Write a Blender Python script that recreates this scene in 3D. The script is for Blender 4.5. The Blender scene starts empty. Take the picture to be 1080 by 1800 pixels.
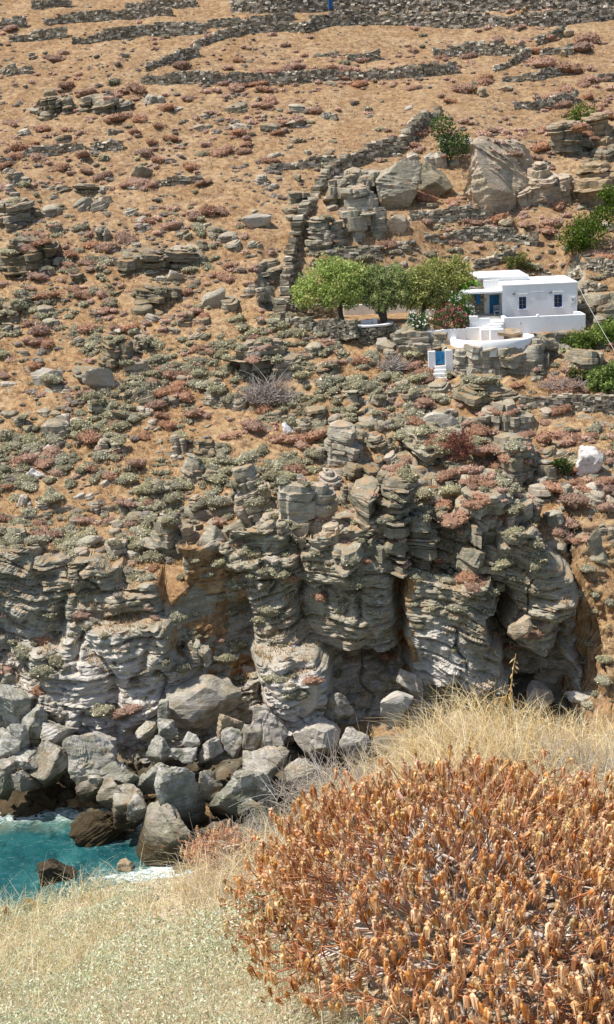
import bpy, bmesh, math, random
import numpy as np
from mathutils import Vector, Matrix

random.seed(7)
SC = bpy.context.scene
COL = SC.collection
R = math.radians

# ---------------------------------------------------------------- camera
CAM_Z = 44.0                      # sea level is z = 0
PITCH, ROLL, FPX = 14.6, 2.5, 2500.0
cam_d = bpy.data.cameras.new('camera')
cam = bpy.data.objects.new('camera', cam_d)
COL.objects.link(cam)
cam_d.sensor_fit = 'VERTICAL'
cam_d.sensor_height = 36.0
cam_d.lens = FPX / 1800.0 * 36.0
cam_d.clip_start = 0.1
cam_d.clip_end = 3000
CM = Matrix.Rotation(R(90 - PITCH), 3, 'X') @ Matrix.Rotation(R(-ROLL), 3, 'Z')
cam.matrix_world = Matrix.Translation((0, 0, CAM_Z)) @ CM.to_4x4()
SC.camera = cam

# ---------------------------------------------------------------- world, sun, exposure
SUN_TO = Vector((-0.46, -0.05, 0.88)).normalized()
SUN_EL = math.asin(SUN_TO.z)
world = bpy.data.worlds.new('World')
SC.world = world
world.use_nodes = True
wn = world.node_tree
wn.nodes.clear()
sky = wn.nodes.new('ShaderNodeTexSky')
sky.sky_type = 'NISHITA'
sky.sun_disc = False
sky.sun_elevation = SUN_EL
sky.sun_rotation = math.atan2(SUN_TO.x, SUN_TO.y)
bg = wn.nodes.new('ShaderNodeBackground')
bg.inputs['Strength'].default_value = 0.125
wo = wn.nodes.new('ShaderNodeOutputWorld')
wn.links.new(sky.outputs[0], bg.inputs[0])
wn.links.new(bg.outputs[0], wo.inputs[0])
sun_d = bpy.data.lights.new('sun', 'SUN')
sun_d.energy = 4.7
sun_d.angle = R(0.53)
sun_d.color = (1.0, 0.955, 0.88)
sun = bpy.data.objects.new('sun', sun_d)
sun.rotation_euler = SUN_TO.to_track_quat('Z', 'Y').to_euler()
sun.location = (-40, -20, 120)
COL.objects.link(sun)
SC.view_settings.view_transform = 'Standard'
SC.view_settings.look = 'None'
SC.view_settings.gamma = 1
SC.view_settings.exposure = 0.34
SC.view_settings.use_curve_mapping = False
SC.render.engine = 'CYCLES'
SC.cycles.max_bounces = 6
SC.cycles.diffuse_bounces = 3
SC.cycles.glossy_bounces = 2
SC.cycles.transparent_max_bounces = 4

# ---------------------------------------------------------------- noise in numpy
def _h(ix, iy, iz, s):
    a = (ix.astype(np.int64) * 374761393 + iy.astype(np.int64) * 668265263 + iz.astype(np.int64) * 2147483647 + s * 974711) & 0xFFFFFFFF
    a = ((a ^ (a >> 13)) * 1274126177) & 0xFFFFFFFF
    a = ((a ^ (a >> 16)) * 2246822519) & 0xFFFFFFFF
    a = a ^ (a >> 15)
    return (a & 0xFFFFFF) / float(0xFFFFFF)

def vnoise(x, y, z, s=0):
    x, y, z = np.broadcast_arrays(np.asarray(x, float), np.asarray(y, float), np.asarray(z, float))
    xi, yi, zi = np.floor(x), np.floor(y), np.floor(z)
    fx, fy, fz = x - xi, y - yi, z - zi
    fx = fx * fx * (3 - 2 * fx); fy = fy * fy * (3 - 2 * fy); fz = fz * fz * (3 - 2 * fz)
    r = 0
    for dx in (0, 1):
        wx = fx if dx else 1 - fx
        for dy in (0, 1):
            wy = fy if dy else 1 - fy
            for dz in (0, 1):
                wz = fz if dz else 1 - fz
                r = r + wx * wy * wz * _h(xi + dx, yi + dy, zi + dz, s)
    return r * 2 - 1

def fbm(x, y, z, o=4, s=0):
    r, a, f = 0, 1.0, 1.0
    for i in range(o):
        r = r + a * vnoise(x * f, y * f, z * f, s + i * 17)
        a *= 0.5; f *= 2.03
    return r

def sstep(a, b, x):
    t = np.clip((x - a) / (b - a), 0, 1)
    return t * t * (3 - 2 * t)

# ---------------------------------------------------------------- mesh helpers
def mk_mesh(name, V, F, col=None, attrs=None, smooth=False):
    me = bpy.data.meshes.new(name)
    V = np.asarray(V, dtype=np.float32)
    if isinstance(F, np.ndarray):
        F = [F]
    F = [np.asarray(f, dtype=np.int32) for f in F if len(f)]
    nl = sum(f.size for f in F); nf = sum(len(f) for f in F)
    me.vertices.add(len(V)); me.vertices.foreach_set('co', V.ravel())
    me.loops.add(nl); me.loops.foreach_set('vertex_index', np.concatenate([f.ravel() for f in F]))
    starts = []; tot = 0
    for f in F:
        k = f.shape[1]
        starts.append(tot + np.arange(len(f)) * k); tot += f.size
    me.polygons.add(nf); me.polygons.foreach_set('loop_start', np.concatenate(starts).astype(np.int32))
    if smooth:
        me.polygons.foreach_set('use_smooth', np.ones(nf, dtype=bool))
    me.update(calc_edges=True); me.validate()
    if col is not None:
        c = np.ones((len(V), 4), dtype=np.float32); c[:, :3] = col
        a = me.color_attributes.new('col', 'FLOAT_COLOR', 'POINT'); a.data.foreach_set('color', c.ravel())
    for k, v in (attrs or {}).items():
        a = me.attributes.new(k, 'FLOAT', 'POINT'); a.data.foreach_set('value', np.asarray(v, dtype=np.float32).ravel())
    if not smooth:
        me.shade_flat()
    return me

def ob(name, me, mat=None, parent=None, loc=None, rot=None, scale=None):
    o = bpy.data.objects.new(name, me); COL.objects.link(o)
    if mat is not None and me is not None and not me.materials:
        me.materials.append(mat)
    if parent is not None: o.parent = parent
    if loc is not None: o.location = loc
    if rot is not None: o.rotation_euler = rot
    if scale is not None: o.scale = scale if hasattr(scale, '__len__') else (scale,) * 3
    return o

def tag(o, label=None, cat=None, group=None, kind=None):
    if label: o['label'] = label
    if cat: o['category'] = cat
    if group: o['group'] = group
    if kind: o['kind'] = kind
    return o

def empty(name, loc, label, cat, group=None, rz=0):
    o = bpy.data.objects.new(name, None); COL.objects.link(o)
    o.location = loc; o.rotation_euler = (0, 0, rz); o.empty_display_size = .3
    return tag(o, label, cat, group, 'thing')

class MB:
    """collects numpy pieces into one mesh"""
    def __init__(s): s.V = []; s.F = []; s.C = []; s.n = 0
    def add(s, V, F, col=None):
        V = np.asarray(V, float)
        for f in (F if isinstance(F, list) else [F]):
            if len(f): s.F.append(np.asarray(f) + s.n)
        s.V.append(V); s.n += len(V)
        if col is None: col = (1, 1, 1)
        c = np.empty((len(V), 3)); c[:] = col; s.C.append(c)
    def mesh(s, name, smooth=False):
        by = {}
        for f in s.F: by.setdefault(f.shape[1], []).append(f)
        return mk_mesh(name, np.concatenate(s.V), [np.concatenate(v) for v in by.values()], np.concatenate(s.C), smooth=smooth)

BOXF = np.array([[0, 3, 2, 1], [4, 5, 6, 7], [0, 1, 5, 4], [1, 2, 6, 5], [2, 3, 7, 6], [3, 0, 4, 7]])
def box_v(x0, x1, y0, y1, z0, z1):
    return np.array([[x0, y0, z0], [x1, y0, z0], [x1, y1, z0], [x0, y1, z0], [x0, y0, z1], [x1, y0, z1], [x1, y1, z1], [x0, y1, z1]], float)

def tube(path, rad, sides=6, cap=True):
    P = np.asarray(path, float); K = len(P)
    rad = np.broadcast_to(np.asarray(rad, float), (K,))
    T = np.gradient(P, axis=0); T /= np.linalg.norm(T, axis=1)[:, None] + 1e-9
    ref = np.array([0.31, 0.9, 0.3]) if abs(T[0] @ np.array([0.31, 0.9, 0.3])) < .85 else np.array([1., 0, 0])
    A = np.cross(T, ref); A /= np.linalg.norm(A, axis=1)[:, None] + 1e-9
    B = np.cross(T, A)
    th = np.linspace(0, 2 * np.pi, sides, endpoint=False)
    V = P[:, None] + rad[:, None, None] * (np.cos(th)[None, :, None] * A[:, None] + np.sin(th)[None, :, None] * B[:, None])
    V = V.reshape(-1, 3)
    i = np.arange(K - 1)[:, None] * sides; j = np.arange(sides)[None]; j2 = (j + 1) % sides
    F = np.stack([i + j, i + j2, i + sides + j2, i + sides + j], -1).reshape(-1, 4)
    return V, F

def grid_faces(nr, nc, wrap=False):
    i = np.arange(nr - 1)[:, None] * nc
    j = np.arange(nc if wrap else nc - 1)[None]; j2 = (j + 1) % nc
    return np.stack([i + j, i + j2, i + nc + j2, i + nc + j], -1).reshape(-1, 4)

def ico(sub):
    bm = bmesh.new(); bmesh.ops.create_icosphere(bm, subdivisions=sub, radius=1)
    V = np.array([v.co[:] for v in bm.verts]); F = np.array([[v.index for v in f.verts] for f in bm.faces]); bm.free()
    return V, F
ICO = {k: ico(k) for k in (1, 2, 3, 4, 5, 6)}

def rotm(ax, ang):
    return np.array(Matrix.Rotation(ang, 3, ax))

# ---------------------------------------------------------------- node helpers
class NM:
    def __init__(s, name):
        s.m = bpy.data.materials.new(name); s.m.use_nodes = True
        s.t = s.m.node_tree; s.t.nodes.clear()
        s.out = s.t.nodes.new('ShaderNodeOutputMaterial')
    def n(s, typ, ins=None, **kw):
        d = s.t.nodes.new('ShaderNode' + typ)
        for k, v in kw.items(): setattr(d, k, v)
        for k, v in (ins or {}).items():
            if hasattr(v, 'is_output'): s.t.links.new(v, d.inputs[k])
            else: d.inputs[k].default_value = v
        return d
    def noise(s, vec, scale, detail=4, rough=.55, dist=0):
        return s.n('TexNoise', {'Vector': vec, 'Scale': scale, 'Detail': detail, 'Roughness': rough, 'Distortion': dist}).outputs['Fac']
    def ramp(s, fac, stops, interp='LINEAR'):
        d = s.n('ValToRGB', {'Fac': fac}); cr = d.color_ramp; cr.interpolation = interp
        while len(cr.elements) < len(stops): cr.elements.new(.5)
        for e, (p, c) in zip(cr.elements, stops):
            e.position = p; e.color = (*c, 1) if hasattr(c, '__len__') else (c, c, c, 1)
        return d.outputs['Color']
    def mix(s, f, a, b, mode='MIX'):
        d = s.n('Mix', data_type='RGBA', blend_type=mode)
        for k, v in ((0, f), (6, a), (7, b)):
            if hasattr(v, 'is_output'): s.t.links.new(v, d.inputs[k])
            else: d.inputs[k].default_value = v if k == 0 else (*v, 1)
        return d.outputs[2]
    def math(s, op, a, b=0., c=0., clamp=False):
        d = s.n('Math', operation=op, use_clamp=clamp)
        for k, v in ((0, a), (1, b), (2, c)):
            if hasattr(v, 'is_output'): s.t.links.new(v, d.inputs[k])
            else: d.inputs[k].default_value = v
        return d.outputs[0]
    def rng(s, v, a, b, c=0., d=1.):
        return s.n('MapRange', {0: v, 1: a, 2: b, 3: c, 4: d}).outputs[0]
    def pos(s, scale=(1, 1, 1), rot=(0, 0, 0), obj=False):
        src = s.n('TexCoord').outputs['Object'] if obj else s.n('NewGeometry').outputs['Position']
        return s.n('Mapping', {'Vector': src, 'Scale': scale, 'Rotation': rot}).outputs[0]
    def attr(s, name, fac=False):
        return s.n('Attribute', attribute_name=name).outputs['Fac' if fac else 'Color']
    def bump(s, h, strength=.5, dist=.1):
        return s.n('Bump', {'Height': h, 'Strength': strength, 'Distance': dist}).outputs[0]
    def done(s, col, rough=.85, nrm=None, spec=.25, transl=0., **ins):
        d = s.n('BsdfPrincipled', {'Base Color': col if hasattr(col, 'is_output') else (*col, 1), 'Roughness': rough, 'Specular IOR Level': spec})
        for k, v in ins.items():
            k = k.replace('_', ' ')
            if hasattr(v, 'is_output'): s.t.links.new(v, d.inputs[k])
            else: d.inputs[k].default_value = v
        if nrm is not None: s.t.links.new(nrm, d.inputs['Normal'])
        o = d.outputs[0]
        if transl > 0:
            tr = s.n('BsdfTranslucent', {'Color': col if hasattr(col, 'is_output') else (*col, 1)})
            o = s.n('MixShader', {0: transl, 1: o, 2: tr.outputs[0]}).outputs[0]
        s.t.links.new(o, s.out.inputs[0])
        return s.m

def rock_color(b, pale=0.0, tint=(1, 1, 1), world_pale=True):
    """weathered schist: stretched beds, pale lichen, rust, earth on the ledges, wet foot at the water line"""
    band = b.noise(b.pos((.4, .4, 3.4), (R(4), R(-6), 0)), 1.0, 7, .7, .9)
    big = b.noise(b.pos(), .33, 4)
    fine = b.noise(b.pos((1, 1, 2.0)), 5.0, 6, .75)
    t = (tint[0] * 1.22, tint[1] * 1.13, tint[2] * 1.03)
    c = b.ramp(band, [(.22, (.15 * t[0], .138 * t[1], .112 * t[2])), (.42, (.285 * t[0], .275 * t[1], .23 * t[2])), (.6, (.39 * t[0], .38 * t[1], .325 * t[2])), (.8, (.52 * t[0], .505 * t[1], .44 * t[2]))])
    tone = b.noise(b.pos(), .7, 5, .6)
    c = b.mix(b.rng(tone, .42, .62), c, b.mix(1, c, (.78, .80, .74), 'MULTIPLY'))
    c = b.mix(b.rng(fine, .40, .66), c, b.mix(1, c, (.60, .59, .57), 'MULTIPLY'))
    rust = b.rng(b.noise(b.pos((1, 1, 1.6)), .9, 5, .6), .55, .68, 0, .55)
    c = b.mix(rust, c, (.33 * t[0], .21 * t[1], .12 * t[2]))
    lich = b.rng(b.noise(b.pos(), 2.6, 6, .7), .59, .67, 0, .65)
    c = b.mix(lich, c, (.56, .54, .48))
    g = b.n('NewGeometry')
    if world_pale:
        z = b.n('SeparateXYZ', {0: g.outputs['Position']}).outputs[2]
        zz = b.math('ADD', z, b.math('MULTIPLY', b.math('SUBTRACT', big, .5), 9.0))
        spray = b.math('MULTIPLY', b.rng(zz, 2.5, 4.5), b.rng(zz, 10.5, 5.5))
        pn = b.rng(b.noise(b.pos((1, 1, 1.5)), .8, 7, .7, 1.2), .42, .58)
        c = b.mix(b.math('MULTIPLY', b.math('MULTIPLY', spray, pn), .6), c, (.60, .55, .50))
        wet = b.rng(b.math('ADD', z, b.math('MULTIPLY', tone, 3.6)), 4.9, 3.2)
        c = b.mix(wet, c, b.mix(1, c, (.24, .20, .15), 'MULTIPLY'))
        # earth and straw lodged on flat ledges
        up = b.n('SeparateXYZ', {0: g.outputs['Normal']}).outputs[2]
        e = b.math('MULTIPLY', b.rng(up, .80, .95), b.rng(b.noise(b.pos(), .85, 5, .65), .45, .58))
        e = b.math('MULTIPLY', e, b.rng(z, 8.0, 12.0, 0, .75))
        c = b.mix(e, c, b.ramp(fine, [(.3, (.26, .15, .075)), (.7, (.50, .32, .16))]))
    if pale:
        c = b.mix(pale, c, (.60, .55, .50))
    h = b.math('ADD', b.math('MULTIPLY', band, 1.0), b.math('MULTIPLY', fine, .5))
    return c, h

def mat_rock(name, pale=0., tint=(1, 1, 1), wp=True):
    b = NM(name)
    c, h = rock_color(b, pale, tint, wp)
    rnd = b.n('ObjectInfo').outputs['Random']
    hs = b.n('HueSaturation', {'Value': b.rng(rnd, 0, 1, .82, 1.18), 'Saturation': b.rng(rnd, 0, 1, 1.15, .85), 'Color': c}).outputs[0]
    return b.done(hs, .88, b.bump(h, .75, .14), .2)

M = {}
M['schist'] = mat_rock('schist')
M['schist_tan'] = mat_rock('schist_tan', 0.05, (1.15, .98, .84), False)
M['schist_pale'] = mat_rock('schist_pale', .25, (1.05, 1.02, 1.0))
M['schist_shore'] = mat_rock('schist_shore', 0, (.66, .72, .72))
M['schist_dark'] = mat_rock('schist_dark', 0, (.78, .76, .73))
def m_marble():
    b = NM('white_marble')
    c = b.ramp(b.noise(b.pos(), 1.6, 6, .65, .8), [(.35, (.36, .32, .28)), (.5, (.62, .58, .54)), (.7, (.74, .71, .68))])
    return b.done(c, .7, b.bump(b.noise(b.pos(), 4, 6), .6, .1))
M['marble'] = m_marble()

def m_hill():
    b = NM('hillside_ground')
    p = b.pos()
    n1 = b.noise(p, .22, 5, .6); n2 = b.noise(p, 1.7, 6, .65); n3 = b.noise(p, 9.0, 5, .7)
    lo = b.ramp(n2, [(.30, (.15, .09, .05)), (.43, (.28, .172, .09)), (.55, (.41, .27, .14)), (.70, (.54, .40, .225))])
    hi = b.ramp(n2, [(.30, (.17, .115, .075)), (.43, (.26, .165, .095)), (.56, (.37, .25, .138)), (.70, (.49, .36, .205))])
    c = b.mix(b.attr('zone', True), lo, hi)
    c = b.mix(b.rng(n1, .38, .62), c, b.mix(1, c, (.88, .80, .72), 'MULTIPLY'))
    c = b.mix(b.rng(b.noise(b.pos((.6, 1.3, 1)), .5, 5, .65), .52, .70, 0, .35), c, (.55, .41, .25))
    c = b.mix(b.rng(n3, .5, .75, 0, .8), c, b.mix(1, c, (.6, .53, .48), 'MULTIPLY'))
    grav = b.rng(b.noise(p, 5.5, 3, .5), .63, .70)
    c = b.mix(grav, c, (.33, .31, .27))
    rc, rh = rock_color(b)
    rc = b.mix(b.math('MULTIPLY', b.attr('pale', True), b.rng(b.noise(b.pos((1, 1, 2.2)), 1.1, 7, .7, .8), .34, .62, .15, .9)), rc, (.62, .58, .53))
    rk = b.math('ADD', b.attr('rock', True), b.math('MULTIPLY', b.math('SUBTRACT', n2, .5), .7))
    rf = b.rng(rk, .40, .56)
    # the seabed: pale sand and weed
    z = b.n('SeparateXYZ', {0: b.n('NewGeometry').outputs['Position']}).outputs[2]
    cc = b.mix(rf, c, rc)
    h = b.math('ADD', b.math('MULTIPLY', b.math('ADD', n2, b.math('MULTIPLY', n3, .5)), b.math('SUBTRACT', 1.0, rf)), b.math('MULTIPLY', rh, rf))
    return b.done(cc, .93, b.bump(h, .8, .14), .12)
M['hill'] = m_hill()

def m_leaf(name, transl=.25, var=.22, rough=.75, spec=.2):
    b = NM(name)
    rnd = b.n('ObjectInfo').outputs['Random']
    hs = b.n('HueSaturation', {'Value': b.rng(rnd, 0, 1, 1 - var, 1 + var), 'Saturation': b.rng(b.math('FRACT', b.math('MULTIPLY', rnd, 7.3)), 0, 1, .85, 1.15), 'Color': b.attr('col')}).outputs[0]
    return b.done(hs, rough, None, spec, transl)
M['leaf'] = m_leaf('foliage')
M['dry_leaf'] = m_leaf('dry_foliage', .45, .1, .6, .3)
M['straw'] = m_leaf('straw', .3, 0, .6, .3)
def m_col(name, rough=.9, bump=.4, bs=6, bd=.05):
    b = NM(name)
    n = b.noise(b.pos(), bs, 5, .65)
    c = b.mix(1, b.attr('col'), b.ramp(n, [(.3, .62), (.7, 1.25)]), 'MULTIPLY')
    return b.done(c, rough, b.bump(n, bump, bd), .2)
M['stone'] = m_col('field_stone', .9, .6, 5, .08)
M['bark'] = m_col('bark', .9, .8, 22, .02)
M['twig'] = m_col('twig_bark', .85, .3, 60, .002)

def m_white(name, base=(.80, .80, .79), dirt=.12):
    b = NM(name)
    n = b.noise(b.pos((1, 1, .35)), 1.3, 6, .65); f = b.noise(b.pos(), 9, 4)
    c = b.mix(b.rng(n, .50, .78, 0, dirt * 3), base, (.62, .57, .50))
    return b.done(c, .8, b.bump(b.math('ADD', f, b.math('MULTIPLY', n, 2.)), .35, .03), .25)
M['white'] = m_white('lime_wash')
M['white_worn'] = m_white('worn_lime_wash', (.77, .76, .74), .28)
M['grey_plaster'] = m_white('grey_plaster', (.52, .52, .51), .2)
def m_flat(name, c, rough=.6, bs=8, var=.25, **k):
    b = NM(name)
    n = b.noise(b.pos((1, 1, .4)), bs, 5, .6)
    cc = b.mix(1, c, b.ramp(n, [(.3, 1 - var), (.7, 1 + var)]), 'MULTIPLY')
    return b.done(cc, rough, b.bump(n, .15, .01), .3, **k)
M['blue'] = m_flat('blue_paint', (.012, .135, .30), .5)
M['blue_light'] = m_flat('light_blue_paint', (.045, .25, .48), .5)
M['blue_deep'] = m_flat('deep_blue_paint', (.02, .075, .26), .5)
M['glass'] = m_flat('window_glass', (.03, .035, .045), .08)
M['metal_grey'] = m_flat('grey_metal', (.16, .17, .19), .45)
M['pipe_white'] = m_flat('white_metal', (.72, .72, .70), .45, 8, .08)
M['cable'] = m_flat('cable_grey', (.55, .54, .52), .5)
M['terrace'] = m_flat('terrace_earth', (.46, .34, .22), .9, 1.6, .35)
M['concrete'] = m_flat('weathered_concrete', (.52, .50, .46), .9, 2.0, .25)

def m_sea():
    b = NM('sea_water')
    p = b.pos((1, .8, 1))
    n = b.noise(p, .16, 5, .6, .5); n2 = b.noise(p, .55, 5, .6, .8)
    c = b.ramp(n, [(.32, (.005, .035, .045)), (.45, (.010, .075, .082)), (.57, (.03, .135, .132)), (.72, (.13, .26, .225))])
    y = b.n('SeparateXYZ', {0: b.n('NewGeometry').outputs['Position']}).outputs[1]
    shal = b.attr('shallow', True)
    bed = b.ramp(n2, [(.35, (.03, .05, .04)), (.5, (.13, .14, .085)), (.68, (.30, .25, .14))])
    c = b.mix(b.math('MULTIPLY', shal, .85), c, bed)
    dk = b.rng(b.noise(p, .7, 5, .65, .8), .52, .66, 0, .8)
    c = b.mix(dk, c, b.mix(1, c, (.35, .45, .45), 'MULTIPLY'))
    rip = b.math('ADD', b.noise(p, 3.0, 4, .6, .4), b.math('MULTIPLY', b.noise(p, 11, 3), .35))
    fo = b.math('ADD', b.math('MULTIPLY', b.noise(b.pos((.8, 1.5, 1)), 1.6, 7, .72, 1.6), 1.0), b.math('MULTIPLY', b.attr('surf', True), .34))
    ff = b.rng(fo, .70, .80)
    c = b.mix(ff, c, (.78, .80, .78))
    c = b.mix(b.rng(fo, .55, .75, 0, .45), c, (.30, .42, .38))
    return b.done(c, b.rng(ff, 0, 1, .08, .7), b.bump(rip, .6, .14), .5, IOR=1.33)
M['sea'] = m_sea()
M['foam'] = m_flat('sea_foam', (.80, .82, .80), .7, 3, .08)

def m_near():
    b = NM('headland_soil')
    p = b.pos()
    n2 = b.noise(p, 5, 6, .65); n3 = b.noise(p, 38, 5, .7); n1 = b.noise(p, .9, 3)
    c = b.ramp(n2, [(.3, (.24, .175, .11)), (.45, (.42, .335, .225)), (.6, (.56, .47, .33)), (.75, (.66, .57, .43))])
    c = b.mix(b.rng(n3, .5, .72), c, b.mix(1, c, (.6, .55, .5), 'MULTIPLY'))
    st = b.rng(b.noise(p, 14, 2), .62, .68)
    c = b.mix(st, c, (.48, .47, .43))
    return b.done(c, .95, b.bump(b.math('ADD', n2, b.math('MULTIPLY', n3, .4)), .8, .03), .1)
M['near'] = m_near()

# ---------------------------------------------------------------- pixels of the 1080 x 1800 view to places in the world
CMn = np.array(CM); CAMP = np.array([0, 0, CAM_Z])
FWD = CMn @ np.array([0, 0, -1.])
def ray(px, py):
    d = CMn @ np.array([(px - 540) / FPX, -(py - 900) / FPX, -1.0])
    return d / np.linalg.norm(d)
def PW(px, py, Y):
    d = ray(px, py)
    return CAMP + d * (Y / d[1])
def ppm(P):
    return FPX / float((np.asarray(P) - CAMP) @ FWD)
def topx(P):
    q = CMn.T @ (np.asarray(P, float) - CAMP)
    return 540 + q[0] / -q[2] * FPX, 900 - q[1] / -q[2] * FPX

# ================================================================ HILLSIDE
PAD_Z = 27.95
def pad_edge(x):
    return np.interp(x, [-3, -1.5, 5.5, 10, 12.5, 12.9, 20.5, 22, 27], [132, 131.2, 127.8, 125.6, 124.6, 121.2, 121.2, 124.0, 124.0])
def base_z(x, d):
    zs = 14.5 + .462 * (d - 101) + .9 * fbm(x * .045, d * .045, 1.7, 3, 5)
    # cliff: buttresses and recesses move the edge
    cl = 1 - sstep(17.0, 20.5, x)
    de = d - 1.3 * fbm(x * .16, 3.1, d * .02, 3, 9) * cl
    for cx, w, a in ((7.3, 1.0, 2.6), (15.4, 1.9, 4.6), (-4.8, 1.6, 2.0), (3.2, 1.6, 1.0), (-12.5, .9, 1.2)):
        de = de - a * np.exp(-((x - cx) / w) ** 2)
    cliff = 14.5 - (101 - (de - 5.0)) * 2.35
    slope = 14.5 - (101 - d) * 1.0 + .6 * fbm(x * .2, d * .2, 4.4, 3, 3)
    low = cl * cliff + (1 - cl) * slope
    z = np.where(zs < low, zs, low)
    lf = 1 - sstep(-15, -9, x)
    apron = (2.3 - (95.5 - d) * .16) * (1 - lf) + (4.6 - (95.5 - d) * .85) * lf + .35 * fbm(x * .5, d * .5, 0, 3, 8)
    ap = np.minimum(apron, 5.5)
    z = np.maximum(z, np.where(d < 100, ap, -99))
    z = np.where(z < 0, z * .55, z)
    z = np.maximum(z, -5)
    # the levelled ground round the house
    ye = pad_edge(x)
    mx = sstep(-4, -2, x) * (1 - sstep(25.5, 27.5, x))
    mf = sstep(ye - .5, ye + .3, d)
    zp = np.interp(x, [11.5, 14.0], [PAD_Z, 26.85])
    zp = np.where((x > 12.2) & (x < 20.8) & (d < 124.3), 26.25, zp) + np.maximum(0, d - 137) * .9
    zt = np.where(d > 131, np.minimum(z, zp), zp)
    m = mx * mf
    z = z * (1 - m) + zt * m
    return z, m

def build_hill():
    rows = np.concatenate([np.linspace(40, 80, 14)[:-1], np.arange(80, 94, .22), np.arange(94, 102.5, .075), np.arange(102.5, 124, .14), np.arange(124, 150, .22), np.arange(150, 215, .36), np.linspace(215, 320, 40)])
    u = np.concatenate([np.linspace(-75, -27.5, 26)[:-1], np.arange(-27.5, 27.5, .17), np.linspace(27.5, 75, 26)])
    D, U = np.meshgrid(rows, u, indexing='ij')
    X = U * np.maximum(D, 80) / 103.0
    Z, pad = base_z(X, D)
    # ridge far above the frame
    Z = np.where(D > 230, Z - .004 * (D - 230) ** 2, Z)
    # --- rock ledges on the slope
    blobs = [((6, 112), 9, .5), ((14, 112), 7, .6), ((2, 150), 6, .6), ((-22, 106), 5, .3), ((20, 150), 8, .5), ((4, 104), 9, .5), ((-8, 112), 4, .2)]
    g = .62 * fbm(X * .11, D * .11, 2.2, 4, 21) - .12 - .25 * (1 - sstep(-8, 0, X))
    for (cx, cy), w, a in blobs:
        g = g + a * np.exp(-(((X - cx) / w) ** 2 + ((D - cy) / w) ** 2))
    led = (1 - .75 * sstep(128, 142, D)) * sstep(.02, .5, g) * sstep(100.5, 103, D) * (1 - sstep(172, 180, D)) * (1 - pad)
    s = Z + .10 * X + .9 * fbm(X * .12, D * .12, 6.6, 4, 31) + .25 * fbm(X * .9, D * .9, 1.1, 2, 33)
    hh = np.where(vnoise(X * .07, D * .07, 9.1, 4) > 0, .95, .62)
    f = s / hh - np.floor(s / hh)
    Z = Z + led * hh * (sstep(.55, .74, f) - f)
    # --- rough ground everywhere
    Z = Z + (1 - pad * .85) * (.22 * fbm(X * .55, D * .55, 3.3, 4, 41) + .09 * fbm(X * 2.2, D * 2.2, .5, 2, 44))
    # --- cliff and rock face displacement along the normal
    Xr = np.gradient(X, axis=1); Dr = np.gradient(D, axis=0)
    gx = np.gradient(Z, axis=1) / Xr; gd = np.gradient(Z, axis=0) / Dr
    n = np.stack([-gx, -gd, np.ones_like(gx)], -1); n /= np.linalg.norm(n, axis=-1)[..., None]
    cm = sstep(.78, .5, n[..., 2]) if False else 1 - sstep(.52, .80, n[..., 2])
    cm = cm * (D < 140) * sstep(80, 84, D)
    st = Z + .14 * X + .05 * D + .8 * fbm(X * .12, D * .12, Z * .12, 3, 51)
    uu = st * 2.3 + 1.3 * vnoise(st * .8, X * .05, 0, 52)
    k = np.floor(uu); fr = uu - k
    off = vnoise(X * .38, k * 7.3, D * .3, 53) + .5 * vnoise(X * 1.3, k * 5.1, D, 54)
    groove = -np.exp(-(np.minimum(fr, 1 - fr) / .12) ** 2)
    joint = -np.exp(-(np.abs(vnoise(X * .45 + .2 * Z, np.floor(k / 4) * 3.7, 1.5, 55)) / .07) ** 2)
    disp = cm * (.42 * off + .16 * groove + .5 * joint + .85 * fbm(X * .3, D * .3, Z * .3, 4, 56) + .14 * fbm(X * 1.6, D * 1.6, Z * 2.2, 3, 57))
    P = np.stack([X, D, Z], -1) + n * disp[..., None]
    gx = np.gradient(P[..., 2], axis=1) / np.maximum(np.gradient(P[..., 0], axis=1), .03)
    gd = np.gradient(P[..., 2], axis=0) / np.maximum(np.gradient(P[..., 1], axis=0), .02)
    nz = 1 / np.sqrt(1 + gx ** 2 + gd ** 2)
    rock = np.maximum((1 - sstep(.62, .82, nz)) * (1 - .8 * sstep(126, 140, D)), cm)
    rock = np.maximum(rock, (1 - sstep(94.5, 97, D)))
    rock = np.clip(rock - .55 * sstep(.1, .5, fbm(X * .14, D * .2, Z * .2, 4, 61)) * (1 - sstep(.75, .95, cm) * .5), 0, 1)
    # soft right-hand gully keeps its soil
    rock = rock * (1 - .6 * sstep(14.5, 19, X) * (D < 101))
    zone = sstep(118, 160, D) * .9 + .1 * (X > 5)
    nr, nc = D.shape
    me = mk_mesh('hillside', P.reshape(-1, 3), grid_faces(nr, nc), attrs={'rock': rock, 'zone': np.clip(zone, 0, 1)}, smooth=True)
    o = ob('hillside', me, M['hill']); tag(o, 'steep dry hillside with straw grass and rock ledges', kind='structure')
    return o
hill = build_hill()
bpy.context.view_layer.update()
from mathutils.bvhtree import BVHTree
HB = BVHTree.FromObject(hill, bpy.context.evaluated_depsgraph_get())

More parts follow.
